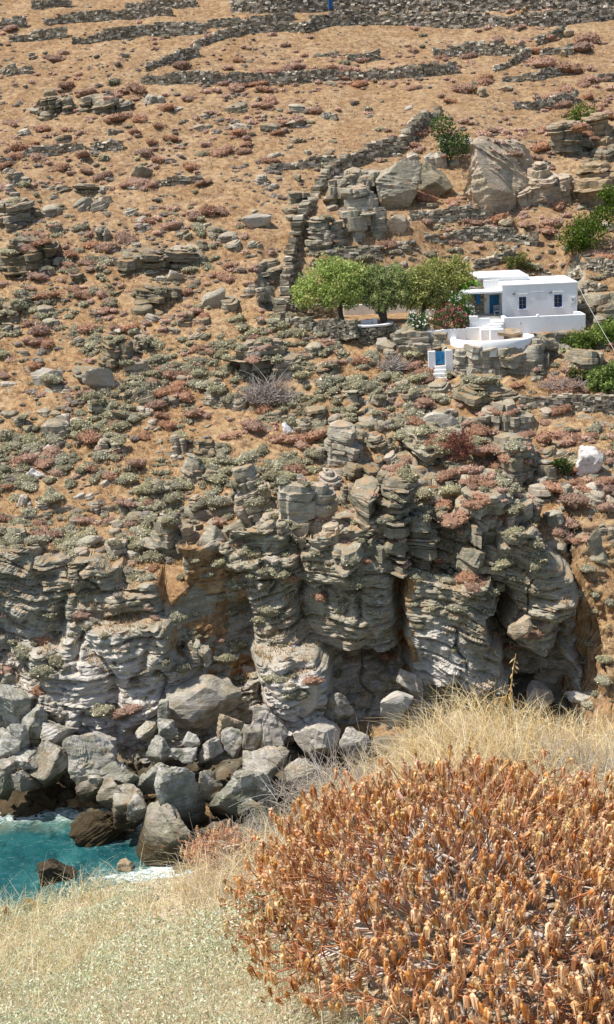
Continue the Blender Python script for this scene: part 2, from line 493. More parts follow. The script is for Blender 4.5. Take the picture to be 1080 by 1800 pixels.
# ---------------------------------------------------------------- the sea cliff: one continuous bedded face
BULGE = [  # outline in the view, metres forward (or back) of the plain face, softness of its rim
 (-140, 985, 120, 1190, 1.3, .5), (95, 1000, 185, 1175, .6, .5), (165, 1000, 262, 1120, 2.0, .45), (178, 1108, 320, 1330, 2.9, .8), (35, 1160, 200, 1340, 2.0, .8),
 (238, 1045, 318, 1125, 1.6, .4), (296, 940, 432, 1215, -.7, 1.3), (352, 972, 442, 1080, 1.3, .4), (418, 958, 562, 1190, 3.0, .4), (425, 1165, 560, 1365, 3.8, .7),
 (545, 948, 738, 1172, 4.4, .35), (560, 940, 690, 1040, 1.0, .3), (560, 1178, 715, 1320, -2.0, .6), (704, 950, 756, 1215, -1.5, 1.0), (735, 1032, 912, 1230, 4.4, .4),
 (748, 945, 930, 1040, 2.2, .35), (770, 1236, 1010, 1340, -3.0, .7), (880, 1085, 1012, 1265, -4.6, .7), (924, 942, 1024, 1160, 4.4, .45), (930, 1030, 1010, 1130, 1.0, .4)]
def build_cliff():
    xs = np.arange(-31, 22, .115); zv = np.linspace(-1.2, 18.8, 245)
    Z, X = np.meshgrid(zv, xs, indexing='ij'); Z = Z.copy()
    wx = X + 1.15 * fbm(X * .26, Z * .26, 1.1, 4, 302) + .16 * (Z - 8); wz = Z + .95 * fbm(X * .28, Z * .28, 7.7, 4, 303)
    wl = 1 - sstep(-11, -4, X)
    lip = 14.6 - 1.7 * wl + .8 * fbm(X * .3, 0, 4.2, 3, 301)
    Y = 95.0 - 1.0 * wl + (np.minimum(Z, lip) + 1.0) / 16.0 * (7.2 - 2.6 * wl) + np.maximum(Z - lip, 0) / .462 + 1.5 * fbm(X * .13, np.minimum(Z, 15) * .13, 3.0, 4, 304) - .8
    soil = np.zeros_like(X); bm = np.zeros_like(X)
    for x0, y0, x1, y1, a, e in BULGE:
        A, B = PW(x0, y0, 96.0 - max(a, 0) * .5), PW(x1, y1, 96.0 - max(a, 0) * .5)
        cxm, czm = (A[0] + B[0]) / 2, (A[2] + B[2]) / 2
        hw, hh_ = abs(B[0] - A[0]) / 2, abs(A[2] - B[2]) / 2
        mx = 1 - sstep(hw - e * .6, hw + e * .6, np.abs(wx - cxm)); mz = 1 - sstep(hh_ - .28, hh_ + .28, np.abs(wz - czm))
        rnd_ = 1 - .35 * ((wx - cxm) / hw) ** 2 * (np.abs(wx - cxm) < hw * 1.3)
        lean = 1 + .25 * np.clip((wz - czm) / hh_, -1, 1) * (1 if a > 0 else 0)
        if a > 0:   # a block stands forward of what lies behind it, however far the slope has drawn back
            yf = 95.0 - 1.0 * wl + (czm + 1) / 16 * (6.2 - 1.6 * wl) - a * rnd_ * lean + .25 * np.clip(wz - czm, -9, 9)
            m_ = mx * mz; Y = Y * (1 - m_) + np.minimum(Y, yf) * m_; bm = np.maximum(bm, m_)
        else: Y = Y - a * mx * mz * rnd_
        if (x0, y0) in ((296, 940), (704, 950)): soil = np.maximum(soil, mx * mz)
    # beds: f(x) carries the changing dip
    dx = np.interp(xs, [-31, -20, -12, -4, 3, 8, 9.5, 15, 17, 22], [.10, .16, -.10, -.20, -.05, -.03, .42, .40, .10, .05]); fx = np.cumsum(dx) * .115
    st = Z + fx[None] + .55 * fbm(X * .16, Z * .16, Y * .05, 3, 305)
    disp = 0
    for sc, am, gr, sd in ((.85, .40, .34, 1), (2.1, .27, .18, 2), (4.2, .13, .09, 3)):
        uu = st * sc + 1.1 * vnoise(st * sc * .37, X * .04, sd * 1.7, 310 + sd); k = np.floor(uu); f = uu - k
        off = vnoise(X * (.25 + .22 * sc), k * 7.3 + .5, sd * 3.1, 320 + sd) + .5 * vnoise(X * (.9 + .5 * sc), k * 5.1 + .5, sd, 330 + sd)
        disp = disp + am * off * sstep(0, .06, np.minimum(f, 1 - f)) - gr * np.exp(-(np.minimum(f, 1 - f) / .08) ** 2)
    jk = np.floor((st * .85) / 2.2)
    jt = np.abs(vnoise(X * .42 + .3 * vnoise(0, Z * .8, 2, 341), jk * 3.7 + .5, 1.5, 340))
    disp = disp - .6 * np.exp(-(jt / .045) ** 2) + .75 * fbm(X * .4, Z * .55, 2.0, 4, 342) + .10 * fbm(X * 2.4, Z * 3.2, 1.0, 3, 343)
    disp = disp * (1 - .6 * soil) * (1 - .9 * sstep(-.3, .5, Z - lip) * (1 - bm))
    Y = Y - disp
    Y = Y + sstep(18.6, 21.5, X) * (3.0 + np.maximum(0, 99 - Y))
    # above the lip the plain parts lie on the slope and dip under it at the back
    zs = 14.5 + .462 * (Y - 101) + .9 * fbm(X * .045, Y * .045, 1.7, 3, 5) + .10 * fbm(X * .9, Y * .9, 0, 3, 350) - .5 * sstep(104, 107, Y)
    top = sstep(-.3, .5, Z - lip) * (1 - bm)
    Z = Z * (1 - top) + zs * top
    rock = np.ones_like(X) - .95 * soil * sstep(-.45, 0, fbm(X * .6, Z * .6, 2, 3, 361)); rock = rock * (1 - .8 * top)
    pale = np.zeros_like(X)
    for x0, y0, x1, y1, w in ((70, 1110, 330, 1330, 1), (420, 1150, 570, 1370, 1), (740, 1100, 850, 1240, .8), (-60, 1080, 90, 1250, .6), (560, 1280, 720, 1360, .6)):
        A, B = PW(x0, y0, 94.5), PW(x1, y1, 94.5)
        pale = np.maximum(pale, w * (1 - sstep(.6, 1.25, np.hypot((wx - (A[0] + B[0]) / 2) / abs(B[0] - A[0]) * 2, (wz - (A[2] + B[2]) / 2) / abs(A[2] - B[2]) * 2))))
    me = mk_mesh('sea_cliff', np.stack([X, Y, Z], -1).reshape(-1, 3), grid_faces(*X.shape), attrs={'rock': rock, 'zone': np.zeros_like(X), 'pale': pale})
    o = ob('sea_cliff', me, M['hill']); tag(o, 'grey layered sea cliff with clefts and overhanging bastions', kind='structure')
    return o
cliff = build_cliff()
bpy.context.view_layer.update()
CBV = BVHTree.FromObject(cliff, bpy.context.evaluated_depsgraph_get())
def cast(o, d):
    best = None
    for T in (HB, CBV):
        loc, nrm, _, dist = T.ray_cast(o, d)
        if loc is not None and (best is None or dist < best[2]): best = (loc, nrm, dist)
    return best
def hit(px, py):
    d = ray(px, py)
    b = cast(Vector(CAMP + d * 60), Vector(d))
    return (np.array(b[0]), np.array(b[1])) if b else (PW(px, py, 150), np.array([0, -.4, .9]))
def ground(x, y):
    b = cast(Vector((x, y, 120)), Vector((0, 0, -1)))
    return (b[0].z, np.array(b[1])) if b else (0., np.array([0, 0, 1.]))

# ================================================================ SEA
def build_sea():
    xs = np.concatenate([np.linspace(-400, -30, 40)[:-1], np.arange(-30, 6, .25), np.linspace(6, 300, 40)])
    ys = np.concatenate([np.linspace(-300, 66, 40)[:-1], np.arange(66, 96, .25), np.linspace(96, 110, 6)])
    Y, X = np.meshgrid(ys, xs, indexing='ij')
    Z = .10 * fbm(X * .35, Y * .5, .3, 4, 71) + .03 * vnoise(X * 2.2, Y * 2.6, .2, 72)
    bz, _ = base_z(X, Y)
    shallow = sstep(-1.7, -.1, bz + .5 * fbm(X * .3, Y * .3, 0, 3, 73))
    near = np.exp(-((bz + .3) / .6) ** 2)
    spot = .95 * np.exp(-(((X + 12.0) / 3.2) ** 2 + ((Y - 80.5) / 1.3) ** 2)) + .6 * np.exp(-(((X + 14.5) / 2.2) ** 2 + ((Y - 86.0) / 1.4) ** 2)) + .45 * np.exp(-(((X + 9) / 2.2) ** 2 + ((Y - 80) / 1.2) ** 2))
    me = mk_mesh('sea', np.stack([X, Y, Z], -1).reshape(-1, 3), grid_faces(*X.shape), attrs={'shallow': shallow, 'surf': np.clip(.7 * near + .85 * spot, 0, 1)}, smooth=True)
    o = ob('sea', me, M['sea']); tag(o, 'clear turquoise water of the small cove', kind='structure')
build_sea()

# ================================================================ ROCK BUILDERS
PROF = {
    'over': [(0, .70), (.25, .82), (.55, 1.0), (.8, 1.03), (.95, .95), (1, .82)],
    'block': [(0, 1.08), (.4, 1.02), (.75, .98), (.93, .86), (1, .68)],
    'stack': [(0, 1.0), (.3, .88), (.5, 1.04), (.7, .92), (.9, .9), (1, .72)],
    'dome': [(0, 1.1), (.35, 1.0), (.65, .84), (.88, .55), (1, .3)],
    'pillar': [(0, .62), (.2, .84), (.5, 1.0), (.75, .92), (.92, .78), (1, .55)],
}
def strata_block(w, dp, h, seed, lt=.32, n=60, prof='block', dip=(0, 0), rough=.05, jag=.10, crack=4, z0=0.):
    """one fractured block of bedded rock: facetted outline, uneven beds with recessed joints"""
    rng = np.random.default_rng(seed)
    th = np.linspace(0, 2 * np.pi, n, endpoint=False)
    def outline():
        nf = int(rng.integers(4, 7)); ph = np.arange(nf) / nf * 2 * np.pi + rng.uniform(-.45, .45, nf) + rng.uniform(0, 6.28)
        dd = rng.uniform(.62, 1.0, nf)
        r = np.min(dd[:, None] / np.maximum(np.cos(th[None] - ph[:, None]), .3), axis=0)
        r = np.minimum(r, 1.25)
        return r / max(np.max(np.abs(r * np.cos(th))), .5)
    base = outline(); r0 = base; sx = sy = 0.
    ca = rng.uniform(0, 2 * np.pi, crack); cw = rng.uniform(.03, .09, crack)
    pz, pv = zip(*PROF[prof])
    rings = []; z = 0; k = 0; left = 0
    size = max(w, dp)
    while z < h - 1e-6:
        if left <= 0:      # a new fracture block begins: other outline, small shift
            left = int(rng.integers(2, 6)); r0 = .55 * base + .45 * outline(); sx, sy = rng.normal(0, .035, 2) * size
            r0 = r0 * (1 + rng.normal(0, jag * .55))
            on = rng.random(crack) < .6
        left -= 1
        t = float(np.clip(lt * rng.lognormal(-.1, .75), .22 * lt, 3.4 * lt)); z1 = min(h, z + t)
        if h - z1 < .3 * lt: z1 = h
        t = z1 - z; pf = np.interp((z + z1) / 2 / h, pz, pv)
        u = rng.random(); bump = (jag * .9 if u < .16 else -jag * 1.1 if u > .84 else rng.normal(0, jag * .25))
        nz = vnoise(np.cos(th) * 1.3, np.sin(th) * 1.3, k * 5.37, seed) * .7 + .5 * vnoise(np.cos(th) * 4.2, np.sin(th) * 4.2, k * 3.1, seed + 1)
        rr = r0 * pf * (1 + bump + jag * .55 * nz)
        for q in range(crack):
            if on[q]:
                dth = np.angle(np.exp(1j * (th - ca[q]))); rr = rr * (1 - .2 * np.exp(-(dth / cw[q]) ** 2))
        uz = .3 * t * vnoise(np.cos(th) * 1.6, np.sin(th) * 1.6, k * 2.2, seed + 3)
        g = np.clip(rng.uniform(.03, .09) / (size * .5), .004, .12); cut = .12 * min(1, .25 / t)
        rings += [(z + .02 * t, rr * (1 - g), sx, sy), (z + cut * t + uz, rr, sx, sy), (z + (1 - cut) * t + uz, rr * (1 - .015), sx, sy)]
        z = z1; k += 1
    zl, rl, sx, sy = rings[-1]; hl = .15 * min(h, .6)
    rings += [(zl + hl * .5, rl * .86, sx, sy), (zl + hl, rl * .55, sx, sy), (zl + hl * 1.15, rl * .22, sx, sy)]
    V = np.concatenate([np.stack([r * np.cos(th) * w / 2 + a, r * np.sin(th) * dp / 2 + b, np.broadcast_to(zz, (n,))], -1) for zz, r, a, b in rings])
    a = rough * min(w, dp, h * 2)
    o3 = [fbm(V[:, 0] * .9 + 11 * ax, V[:, 1] * .9, V[:, 2] * 1.3 + seed % 97, 4, seed + ax * 7) for ax in range(3)]
    V[:, 0] += a * o3[0]; V[:, 1] += a * o3[1]; V[:, 2] += a * .6 * o3[2]
    F = grid_faces(len(rings), n, True)
    m = len(V); last = (len(rings) - 1) * n
    V = np.vstack([V, V[last:last + n].mean(0), V[:n].mean(0)])
    j = np.arange(n); j2 = (j + 1) % n
    T = np.concatenate([np.stack([last + j, last + j2, np.full(n, m)], -1), np.stack([j2, j, np.full(n, m + 1)], -1)])
    c = np.array([0, 0, h * .4])
    V = (V - c) @ (rotm('X', dip[1]) @ rotm('Y', -dip[0])).T + c
    V[:, 2] += z0
    return V, [F, T]

def strata_rock(w, dp, h, seed, lt=.32, n=72, prof='block', dip=(0, 0), rough=.05, jag=.11, crack=4, parts=None):
    """an outcrop grown from several fractured blocks that lean on one another"""
    rng = np.random.default_rng(seed + 5)
    k = parts if parts is not None else (5 if w > 3.5 else 4 if w > 1.8 else 3)
    Vs, Fs, off = [], [], 0
    for i in range(k):
        if i == 0: a = (w * .74, dp * .95, h, rng.uniform(-.08, .08) * w, .03 * dp)
        else:
            x = (i / (k - 1) - .5) * .78 * w if k > 2 else .3 * w
            a = (w * rng.uniform(.36, .62), dp * rng.uniform(.5, .85), h * rng.uniform(.45, .97), x + rng.uniform(-.08, .08) * w, rng.uniform(-.16, .12) * dp)
        V, F = strata_block(a[0], a[1], a[2], seed * 13 + i * 101, lt * rng.uniform(.75, 1.35), max(16, int(n * (.85 if i == 0 else .6))), prof if i == 0 or rng.random() < .5 else ('over', 'block', 'stack')[int(rng.integers(0, 3))], (dip[0] + rng.normal(0, .05), dip[1] + rng.normal(0, .06)), rough, jag, crack)
        V = V @ rotm('Z', rng.uniform(-.25, .25)).T + np.array([a[3], a[4], 0])
        Vs.append(V); Fs += [f + off for f in F]; off += len(V)
    V = np.concatenate(Vs)
    return V, [np.concatenate([f for f in Fs if f.shape[1] == 4]), np.concatenate([f for f in Fs if f.shape[1] == 3])]

def boulder(w, dp, h, seed, sub=4, planes=13, rough=.035, strata=.03, sdip=(.3, .2), lt=.16, ledge=.018):
    rng = np.random.default_rng(seed)
    D, F = ICO[sub]
    nn = rng.normal(size=(planes, 3)); nn /= np.linalg.norm(nn, axis=1)[:, None]
    planes += 7
    nn = rng.normal(size=(planes, 3)); nn /= np.linalg.norm(nn, axis=1)[:, None]
    nn[:6] = np.array([[1, 0, 0], [-1, 0, 0], [0, 1, 0], [0, -1, 0], [0, 0, 1], [0, 0, -1]]) + rng.normal(0, .42, (6, 3)); nn /= np.linalg.norm(nn, axis=1)[:, None]
    dd = np.r_[rng.uniform(.55, .75, 6), rng.uniform(.72, 1.05, planes - 6)]
    dots = D @ nn.T
    rr = 1.0 / np.maximum((np.maximum(dots, 1e-3) / dd) , 1e-3)
    r = np.min(rr, axis=1); r = np.minimum(r, 1.4)
    P = D * r[:, None]
    P = P @ np.array(Matrix.Rotation(rng.uniform(-.5, .5), 3, 'X') @ Matrix.Rotation(rng.uniform(-.5, .5), 3, 'Y') @ Matrix.Rotation(rng.uniform(0, 6), 3, 'Z')).T
    P = P / (P.max(0) - P.min(0)) ; P -= (P.max(0) + P.min(0)) / 2
    size = np.array([w, dp, h]); P = P * size
    sn = np.array([math.sin(sdip[0]), math.sin(sdip[1]), 1.0]); sn /= np.linalg.norm(sn)
    s = (P @ sn) / lt + .8 * fbm(P[:, 0] / w * 2, P[:, 1] / w * 2, P[:, 2] / w * 2, 2, seed)
    k = np.floor(s); f = s - k
    off = vnoise(k * 3.7, P[:, 0] / w * 1.5, P[:, 1] / w * 1.5, seed) - .7 * np.exp(-(np.minimum(f, 1 - f) / .2) ** 2)
    m = float(np.mean(size))
    s2 = s / 3.7 + .35; k2 = np.floor(s2); f2 = s2 - k2
    off2 = vnoise(k2 * 5.9, P[:, 0] / m * 1.2, P[:, 1] / m * 1.2, seed + 9) - .8 * np.exp(-(np.minimum(f2, 1 - f2) / .09) ** 2)
    disp = strata * m * off + ledge * m * off2 + rough * m * fbm(P[:, 0] / m * 3, P[:, 1] / m * 3, P[:, 2] / m * 3, 4, seed + 5)
    P = P + D * disp[:, None]
    P[:, 2] += h / 2
    return P, F

def add_obj_mesh(name, V, F, mat, loc, rz=0, tilt=(0, 0), smooth=False):
    me = mk_mesh(name, V, F, smooth=smooth)
    return ob(name, me, mat, loc=loc, rot=(tilt[0], tilt[1], rz))

SEED = [100]
def rock_box(name, x0, y0, x1, y1, label, Y=None, dpt=1.0, prof='over', lt=.32, dip=(0, 0), mat='schist', sink=.5, jag=.11, n=None, rough=.06, cat='rock', group=None, crack=5):
    """a layered outcrop standing on the hillside, its size read from its outline"""
    SEED[0] += 7
    cx = (x0 + x1) / 2; dscale = 1.2
    if Y is None:
        p, nr = hit(cx, y1); Y = p[1] + .15; dscale = 1.6
    b = PW(cx, y1, Y); k = ppm(b)
    w = (x1 - x0) / k; dp = w * dpt * dscale
    t = PW(cx, y0, Y + dp * (.30 if dscale < 1.5 else .13))
    h = max(t[2] - b[2], .3) + sink
    if dscale == 1.6: jag *= 1.45; lt *= .85; h = (h - sink) * (.8 if x1 < 520 else 1.02) + sink
    n = n or int(np.clip(w * 11, 22, 58))
    V, F = strata_rock(w * 1.02, dp, h, SEED[0], lt, n, prof, dip, rough, jag, crack)
    o = add_obj_mesh(name, V, F, M[mat], (b[0], Y + dp * .45, b[2] - sink))
    return tag(o, label, cat, group)

def boulder_px(name, x0, y0, x1, y1, label, Y=None, dpt=.9, mat='schist', tilt=(0, 0), sub=4, planes=12, lt=.2, strata=.028, rough=.035, sdip=(.3, .2), sink=.12, cat='boulder', group=None, seed=None, ledge=.018):
    SEED[0] += 7
    cx = (x0 + x1) / 2
    if Y is None:
        p, _ = hit(cx, y1 - 3); Y = p[1]
    if Y == 'sea':
        d = ray(cx, y1); Y = float((CAMP + d * ((-.15 - CAM_Z) / d[2]))[1])
    b = PW(cx, y1, Y); k = ppm(b)
    w = (x1 - x0) / k; dp = w * dpt
    t = PW(cx, y0, Y + dp * .4); h = max(t[2] - b[2], .25) * (1 + sink)
    V, F = boulder(w * 1.06, dp, h * 1.04, seed or SEED[0], sub, planes, rough, strata, sdip, lt, ledge)
    # rotate about the centre, keep on its place
    c = np.array([0, 0, h / 2]); V = (V - c) @ (rotm('Y', tilt[1]) @ rotm('X', tilt[0])).T + c
    o = add_obj_mesh(name, V, F, M[mat], (b[0], Y + dp * .4, b[2] - h * sink))
    return tag(o, label, cat, group)

# ---------------------------------------------------------------- the sea cliff
rb = rock_box
rb('rock_ledge', 556, 936, 700, 1005, 'thick flat ledges crowning the overhanging bastion', 95.4, 1.3, 'stack', .34, (-.03, .03), jag=.13)
rb('rock_ledge', 750, 950, 900, 1040, 'ledged rock shelf above the slanting bastion', 96.2, 1.3, 'stack', .30, (-.2, .0), jag=.14)
rb('rock_ledge', 810, 855, 938, 975, 'broad stack of flat ledges above the tall rounded pillar', None, .8, 'stack', .22, (-.04, .08), jag=.12)
rb('rock_ledge', 622, 848, 752, 1000, 'tall stack of thin dark ledges above the overhanging bastion', None, .8, 'stack', .22, (-.02, .05), jag=.13, mat='schist_dark')
rb('rock_ledge', 680, 760, 812, 832, 'low row of flat dark slabs below the pale leaning slab', None, .8, 'stack', .2, (-.05, .08), jag=.14)
rb('rock_outcrop', 832, 716, 922, 790, 'squat overhanging outcrop below the round terrace rock', None, .9, 'over', .26, (-.04, .0), jag=.1)
rb('rock_outcrop', 872, 776, 968, 868, 'square layered outcrop left of the white boulder', None, .85, 'over', .28, (.0, .0), jag=.1)
rb('rock_outcrop', 985, 858, 1022, 925, 'small layered tower under the white boulder', None, .9, 'over', .25)
rb('rock_outcrop', 566, 752, 632, 825, 'bulging rounded outcrop left of the dark slab row', None, .9, 'over', .25, (-.1, 0), jag=.08)
rb('rock_outcrop', 408, 800, 486, 925, 'pale fluted rock column beside the shrubs left of the cliff top', None, .7, 'stack', .18, (.2, .0), jag=.1)
rb('rock_outcrop', 476, 850, 572, 965, 'smooth upright rock block left of the thin ledge stack', None, .7, 'block', .34, (-.12, .05), jag=.06)
rb('rock_outcrop', 560, 930, 612, 985, 'brown crumbling block above the overhanging bastion', None, .9, 'block', .3, (0, 0), mat='schist_tan')
rb('rock_outcrop', 398, 590, 508, 672, 'dark overhanging outcrop beside the larger dead brush heap', None, .9, 'over', .22, (-.08, .0), mat='schist_dark', jag=.12)
rb('rock_outcrop', 158, 586, 224, 662, 'mushroom shaped dark outcrop on the left slope', None, .9, 'over', .22, (-.1, 0), mat='schist_dark', jag=.11)
rb('rock_outcrop', 226, 586, 264, 622, 'small blunt block right of the mushroom shaped outcrop', None, .9, 'over', .3, mat='schist_dark')
rb('rock_outcrop', 198, 432, 308, 488, 'wide dark overhanging slab pile on the left slope', None, .7, 'over', .18, (-.05, .05), mat='schist_dark', jag=.14)
rb('rock_outcrop', 230, 497, 302, 545, 'dark hollow slab rock below the wide slab pile', None, .8, 'over', .2, (-.1, .05), mat='schist_dark')
rb('rock_outcrop', 412, 452, 508, 492, 'flat dark ledge left of the diagonal stone wall', None, .7, 'over', .18, (.0, .05), jag=.13)
rb('rock_outcrop', 380, 520, 425, 552, 'pair of low dark slabs below the flat dark ledge', None, .8, 'over', .16, (.0, .05), mat='schist_dark')
rb('rock_outcrop', 352, 672, 412, 714, 'low layered block left of the larger dead brush heap', None, .8, 'stack', .15)
rb('rock_outcrop', -30, 340, 52, 400, 'bulky dark outcrop high at the left edge', None, .8, 'over', .24, (.05, .05), mat='schist_dark', jag=.12)
rb('rock_outcrop', -20, 405, 92, 490, 'stepped dark outcrop lower at the left edge', None, .8, 'stack', .22, (-.05, .05), mat='schist_dark', jag=.13)
rb('rock_outcrop', 58, 160, 118, 208, 'dark slab pile high on the left slope', None, .9, 'stack', .18, (.1, .1), mat='schist_dark', jag=.15)
rb('rock_outcrop', 118, 158, 222, 202, 'long pale slab pile high on the left slope', None, .6, 'stack', .14, (.14, .1), jag=.15)
rb('rock_outcrop', 305, 795, 352, 850, 'fluted grey block on the lower left slope', None, .8, 'stack', .14, (-.3, 0))
rb('rock_outcrop', 580, 300, 672, 372, 'jagged layered outcrop under the diagonal wall left of the two big boulders', None, .8, 'stack', .26, (.0, .05), jag=.14)
rb('rock_outcrop', 596, 330, 672, 428, 'stepped outcrop directly left of the cube boulder', None, .8, 'stack', .3, (.05, 0), jag=.1)
rb('rock_outcrop', 535, 385, 600, 462, 'slab stack at the bend of the diagonal stone wall', None, .8, 'stack', .2, (.04, .06), jag=.14)
rb('rock_outcrop', 498, 338, 540, 362, 'low dark slab rock beside the upper diagonal wall', None, .8, 'over', .2)
bx = boulder_px
bx('boulder', 664, 280, 742, 372, 'great cube boulder left of the fig bush', None, .8, planes=12, lt=.45, strata=.03, rough=.06, ledge=.04, sub=5, seed=412)
bx('boulder', 735, 286, 798, 352, 'great rounded split boulder under the fig bush', None, .8, planes=14, lt=.5, strata=.02, rough=.06, ledge=.03, sub=5, seed=77)
bx('boulder', 680, 378, 722, 418, 'triangular pale boulder below the two big boulders', None, .8, planes=6, lt=.6, strata=.01, seed=91, mat='schist_tan')
bx('rock_dome', 828, 232, 975, 384, 'broad tan rock face with fine strata left of the dark green bush', None, 1.5, 'schist_tan', (-.55, 0), 6, 15, .5, .02, .07, (.35, .25), .25, 'rock', None, 2207, .03)
rb('rock_dome', 905, 285, 1010, 372, 'cracked tan rock shoulder right of the tall dome', None, .6, 'dome', .3, (.10, .1), mat='schist_tan', jag=.06)
rb('rock_outcrop', 985, 290, 1100, 368, 'broken grey outcrop above the big green bush at the right edge', None, .7, 'stack', .28, (.1, .05), mat='schist_tan', jag=.12)
rb('rock_outcrop', 970, 215, 1040, 275, 'grey boulder pile right of the tan dome', None, .8, 'over', .3, (.08, 0), mat='schist')
rb('rock_outcrop', 1030, 200, 1110, 270, 'pale block at the right edge beside the dark green bush', None, .8, 'block', .3, (.08, 0), mat='schist_tan')
# rock under the round terrace
rb('rock_outcrop', 794, 607, 872, 700, 'left half of the layered crag carrying the round terrace', 120.4, .9, 'stack', .24, (-.05, .0), jag=.13)
rb('rock_outcrop', 850, 606, 962, 690, 'right half of the layered crag carrying the round terrace', 120.3, .9, 'over', .34, (-.02, 0), jag=.09)
rb('rock_outcrop', 800, 672, 905, 722, 'flat ledges at the foot of the round terrace crag', None, .7, 'stack', .16, (-.06, 0), jag=.13)
rb('rock_outcrop', 686, 582, 780, 640, 'rounded grey crag left of the blue gate', 122.8, .8, 'over', .3, (-.03, 0), jag=.1)
rb('rock_outcrop', 1020, 520, 1110, 572, 'grey crag at the right edge behind the house', None, .8, 'over', .3, (.1, 0))
rb('rock_outcrop', 1015, 620, 1062, 668, 'small pale crag between the two right-hand green bushes', None, .9, 'over', .25, (-.1, 0))
rb('rock_outcrop', 935, 598, 968, 640, 'blunt rock shoulder at the right end of the round terrace', 121.4, .9, 'over', .4)
bx('boulder', 742, 722, 812, 775, 'pale smooth leaning slab among the dark ledges', None, .6, 'schist_pale', (.2, -.25), planes=7, lt=.8, strata=.008, seed=31)
bx('boulder', 1018, 788, 1058, 838, 'white marble boulder standing on the right slope', None, .7, 'marble', (0, .2), planes=16, strata=.02, rough=.09)
bx('boulder', 498, 742, 522, 766, 'small white marble boulder on the middle slope', None, .8, 'marble', planes=14, rough=.09)
bx('boulder', 44, 815, 84, 846, 'white marble patch at the foot of the scree streak', None, .5, 'marble', (.2, -.5), planes=14, rough=.12, sink=.5)
bx('boulder', 78, 782, 102, 802, 'smaller white marble lump in the scree streak', None, .6, 'marble', (.2, -.3), planes=14, rough=.1)
bx('boulder', 424, 376, 478, 404, 'pale flat slab lying left of the diagonal wall', None, .6, 'schist_pale', planes=7, lt=.7, strata=.008)
bx('boulder', 230, 290, 268, 318, 'dark cube rock on the upper left slope', None, .8, 'schist_dark', planes=7, strata=.01)
bx('boulder', 172, 345, 198, 364, 'small brown cube rock on the upper left slope', None, .8, 'schist_tan', planes=7, strata=.01)
bx('boulder', 150, 640, 200, 690, 'pale leaning slab below the mushroom shaped outcrop', None, .5, 'schist_pale', (.3, -.4), planes=7, strata=.01)
bx('boulder', 60, 645, 110, 680, 'long pale slab lying on the left slope', None, .5, 'schist_pale', (.3, -.4), planes=7, strata=.01)
bx('boulder', 355, 500, 395, 545, 'pale triangular slab left of the diagonal wall foot', None, .5, 'schist_pale', (.3, .2), planes=6, strata=.01)
bx('boulder', 292, 472, 326, 500, 'pale flat slab right of the wide slab pile', None, .5, 'schist_pale', (.3, -.2), planes=6, strata=.01)
bx('boulder', 950, 595, 985, 618, 'smooth round boulder at the end of the low house wall', None, .8, planes=10)
bx('boulder', 876, 577, 918, 592, 'flat boulder lying on the round terrace', 122.4, .7, 'schist_tan', planes=10, sink=.05)
# blocks hung in the cliff
bx('boulder', 348, 925, 398, 992, 'egg shaped block perched at the cliff edge above the rusty patch', 99.5, .9, planes=11, lt=.3, strata=.02)
bx('boulder', 388, 915, 432, 965, 'pointed block perched right of the egg shaped block', 100.2, .9, planes=9, lt=.3)
rb('rock_outcrop', -20, 935, 78, 995, 'smooth green grey block on the cliff edge at the left', 101.5, .7, 'block', .35, (.12, .05), jag=.06)
rb('rock_outcrop', 175, 955, 245, 1010, 'pair of stacked slabs on the cliff edge', 101, .8, 'over', .3)
rb('rock_outcrop', 250, 915, 330, 985, 'flat topped double slab on the cliff edge under sage shrubs', 101, .8, 'stack', .3, (0, 0))
rb('rock_outcrop', 285, 1090, 330, 1125, 'grey lump on the rusty soil patch', 96.5, .8, 'block', .3)
rb('rock_outcrop', 315, 1130, 365, 1160, 'pale ledge low on the rusty soil patch', 95.6, .8, 'block', .3)
bx('boulder', 292, 1200, 425, 1296, 'huge grey boulder with a pale scooped face under the rusty soil patch', 92.8, .8, 'schist', (.1, -.1), planes=11, lt=.35, strata=.02, seed=505)
bx('boulder', 700, 1180, 745, 1225, 'rounded grey block wedged in the gully mouth', 94.5, .9, 'schist_dark', planes=9)
bx('boulder', 668, 1215, 725, 1280, 'smooth bluish white boulder at the cave mouth', 92.0, .9, 'schist_pale', (0, .2), planes=8, strata=.008)
bx('boulder', 895, 1085, 935, 1125, 'tan knob sticking out under the slanting bastion', 94.6, .9, 'schist_tan')
bx('boulder', 500, 1190, 565, 1260, 'lumpy pale block left of the dark recess', 93.2, .9, 'schist_pale', planes=11)
bx('boulder', 520, 1270, 600, 1345, 'lumpy whitish boulder at the foot of the dark recess', 91.5, .9, 'schist_pale', planes=12, rough=.06)
bx('boulder', 565, 1215, 625, 1270, 'grey rounded block inside the dark recess', 94.0, .9, 'schist_dark')
bx('boulder', 600, 1280, 660, 1340, 'dark boulder right of the lumpy whitish boulder', 91.8, .9, 'schist_dark')
bx('boulder', 440, 1240, 505, 1330, 'rough white crusted boulder under the tall pillar', 92.2, .8, 'schist_pale', planes=12, rough=.07)
# the gully slope on the right
bx('boulder', 950, 1150, 1010, 1215, 'grey slanting rock rib beside the cave', None, .7, 'schist', (0, .5))
bx('boulder', 925, 1200, 975, 1255, 'pale rock corner beside the cave', None, .8, 'schist_pale')
bx('boulder', 1000, 1215, 1060, 1240, 'flat slab on the lower right slope', None, .6, 'schist')
bx('boulder', 1040, 965, 1085, 1000, 'leaning slab block at the right edge of the slope', None, .6, 'schist', (0, .5))
bx('boulder', 1036, 930, 1062, 992, 'upright slab right of the tall rounded pillar', None, .6, 'schist', (0, -.2), planes=7)

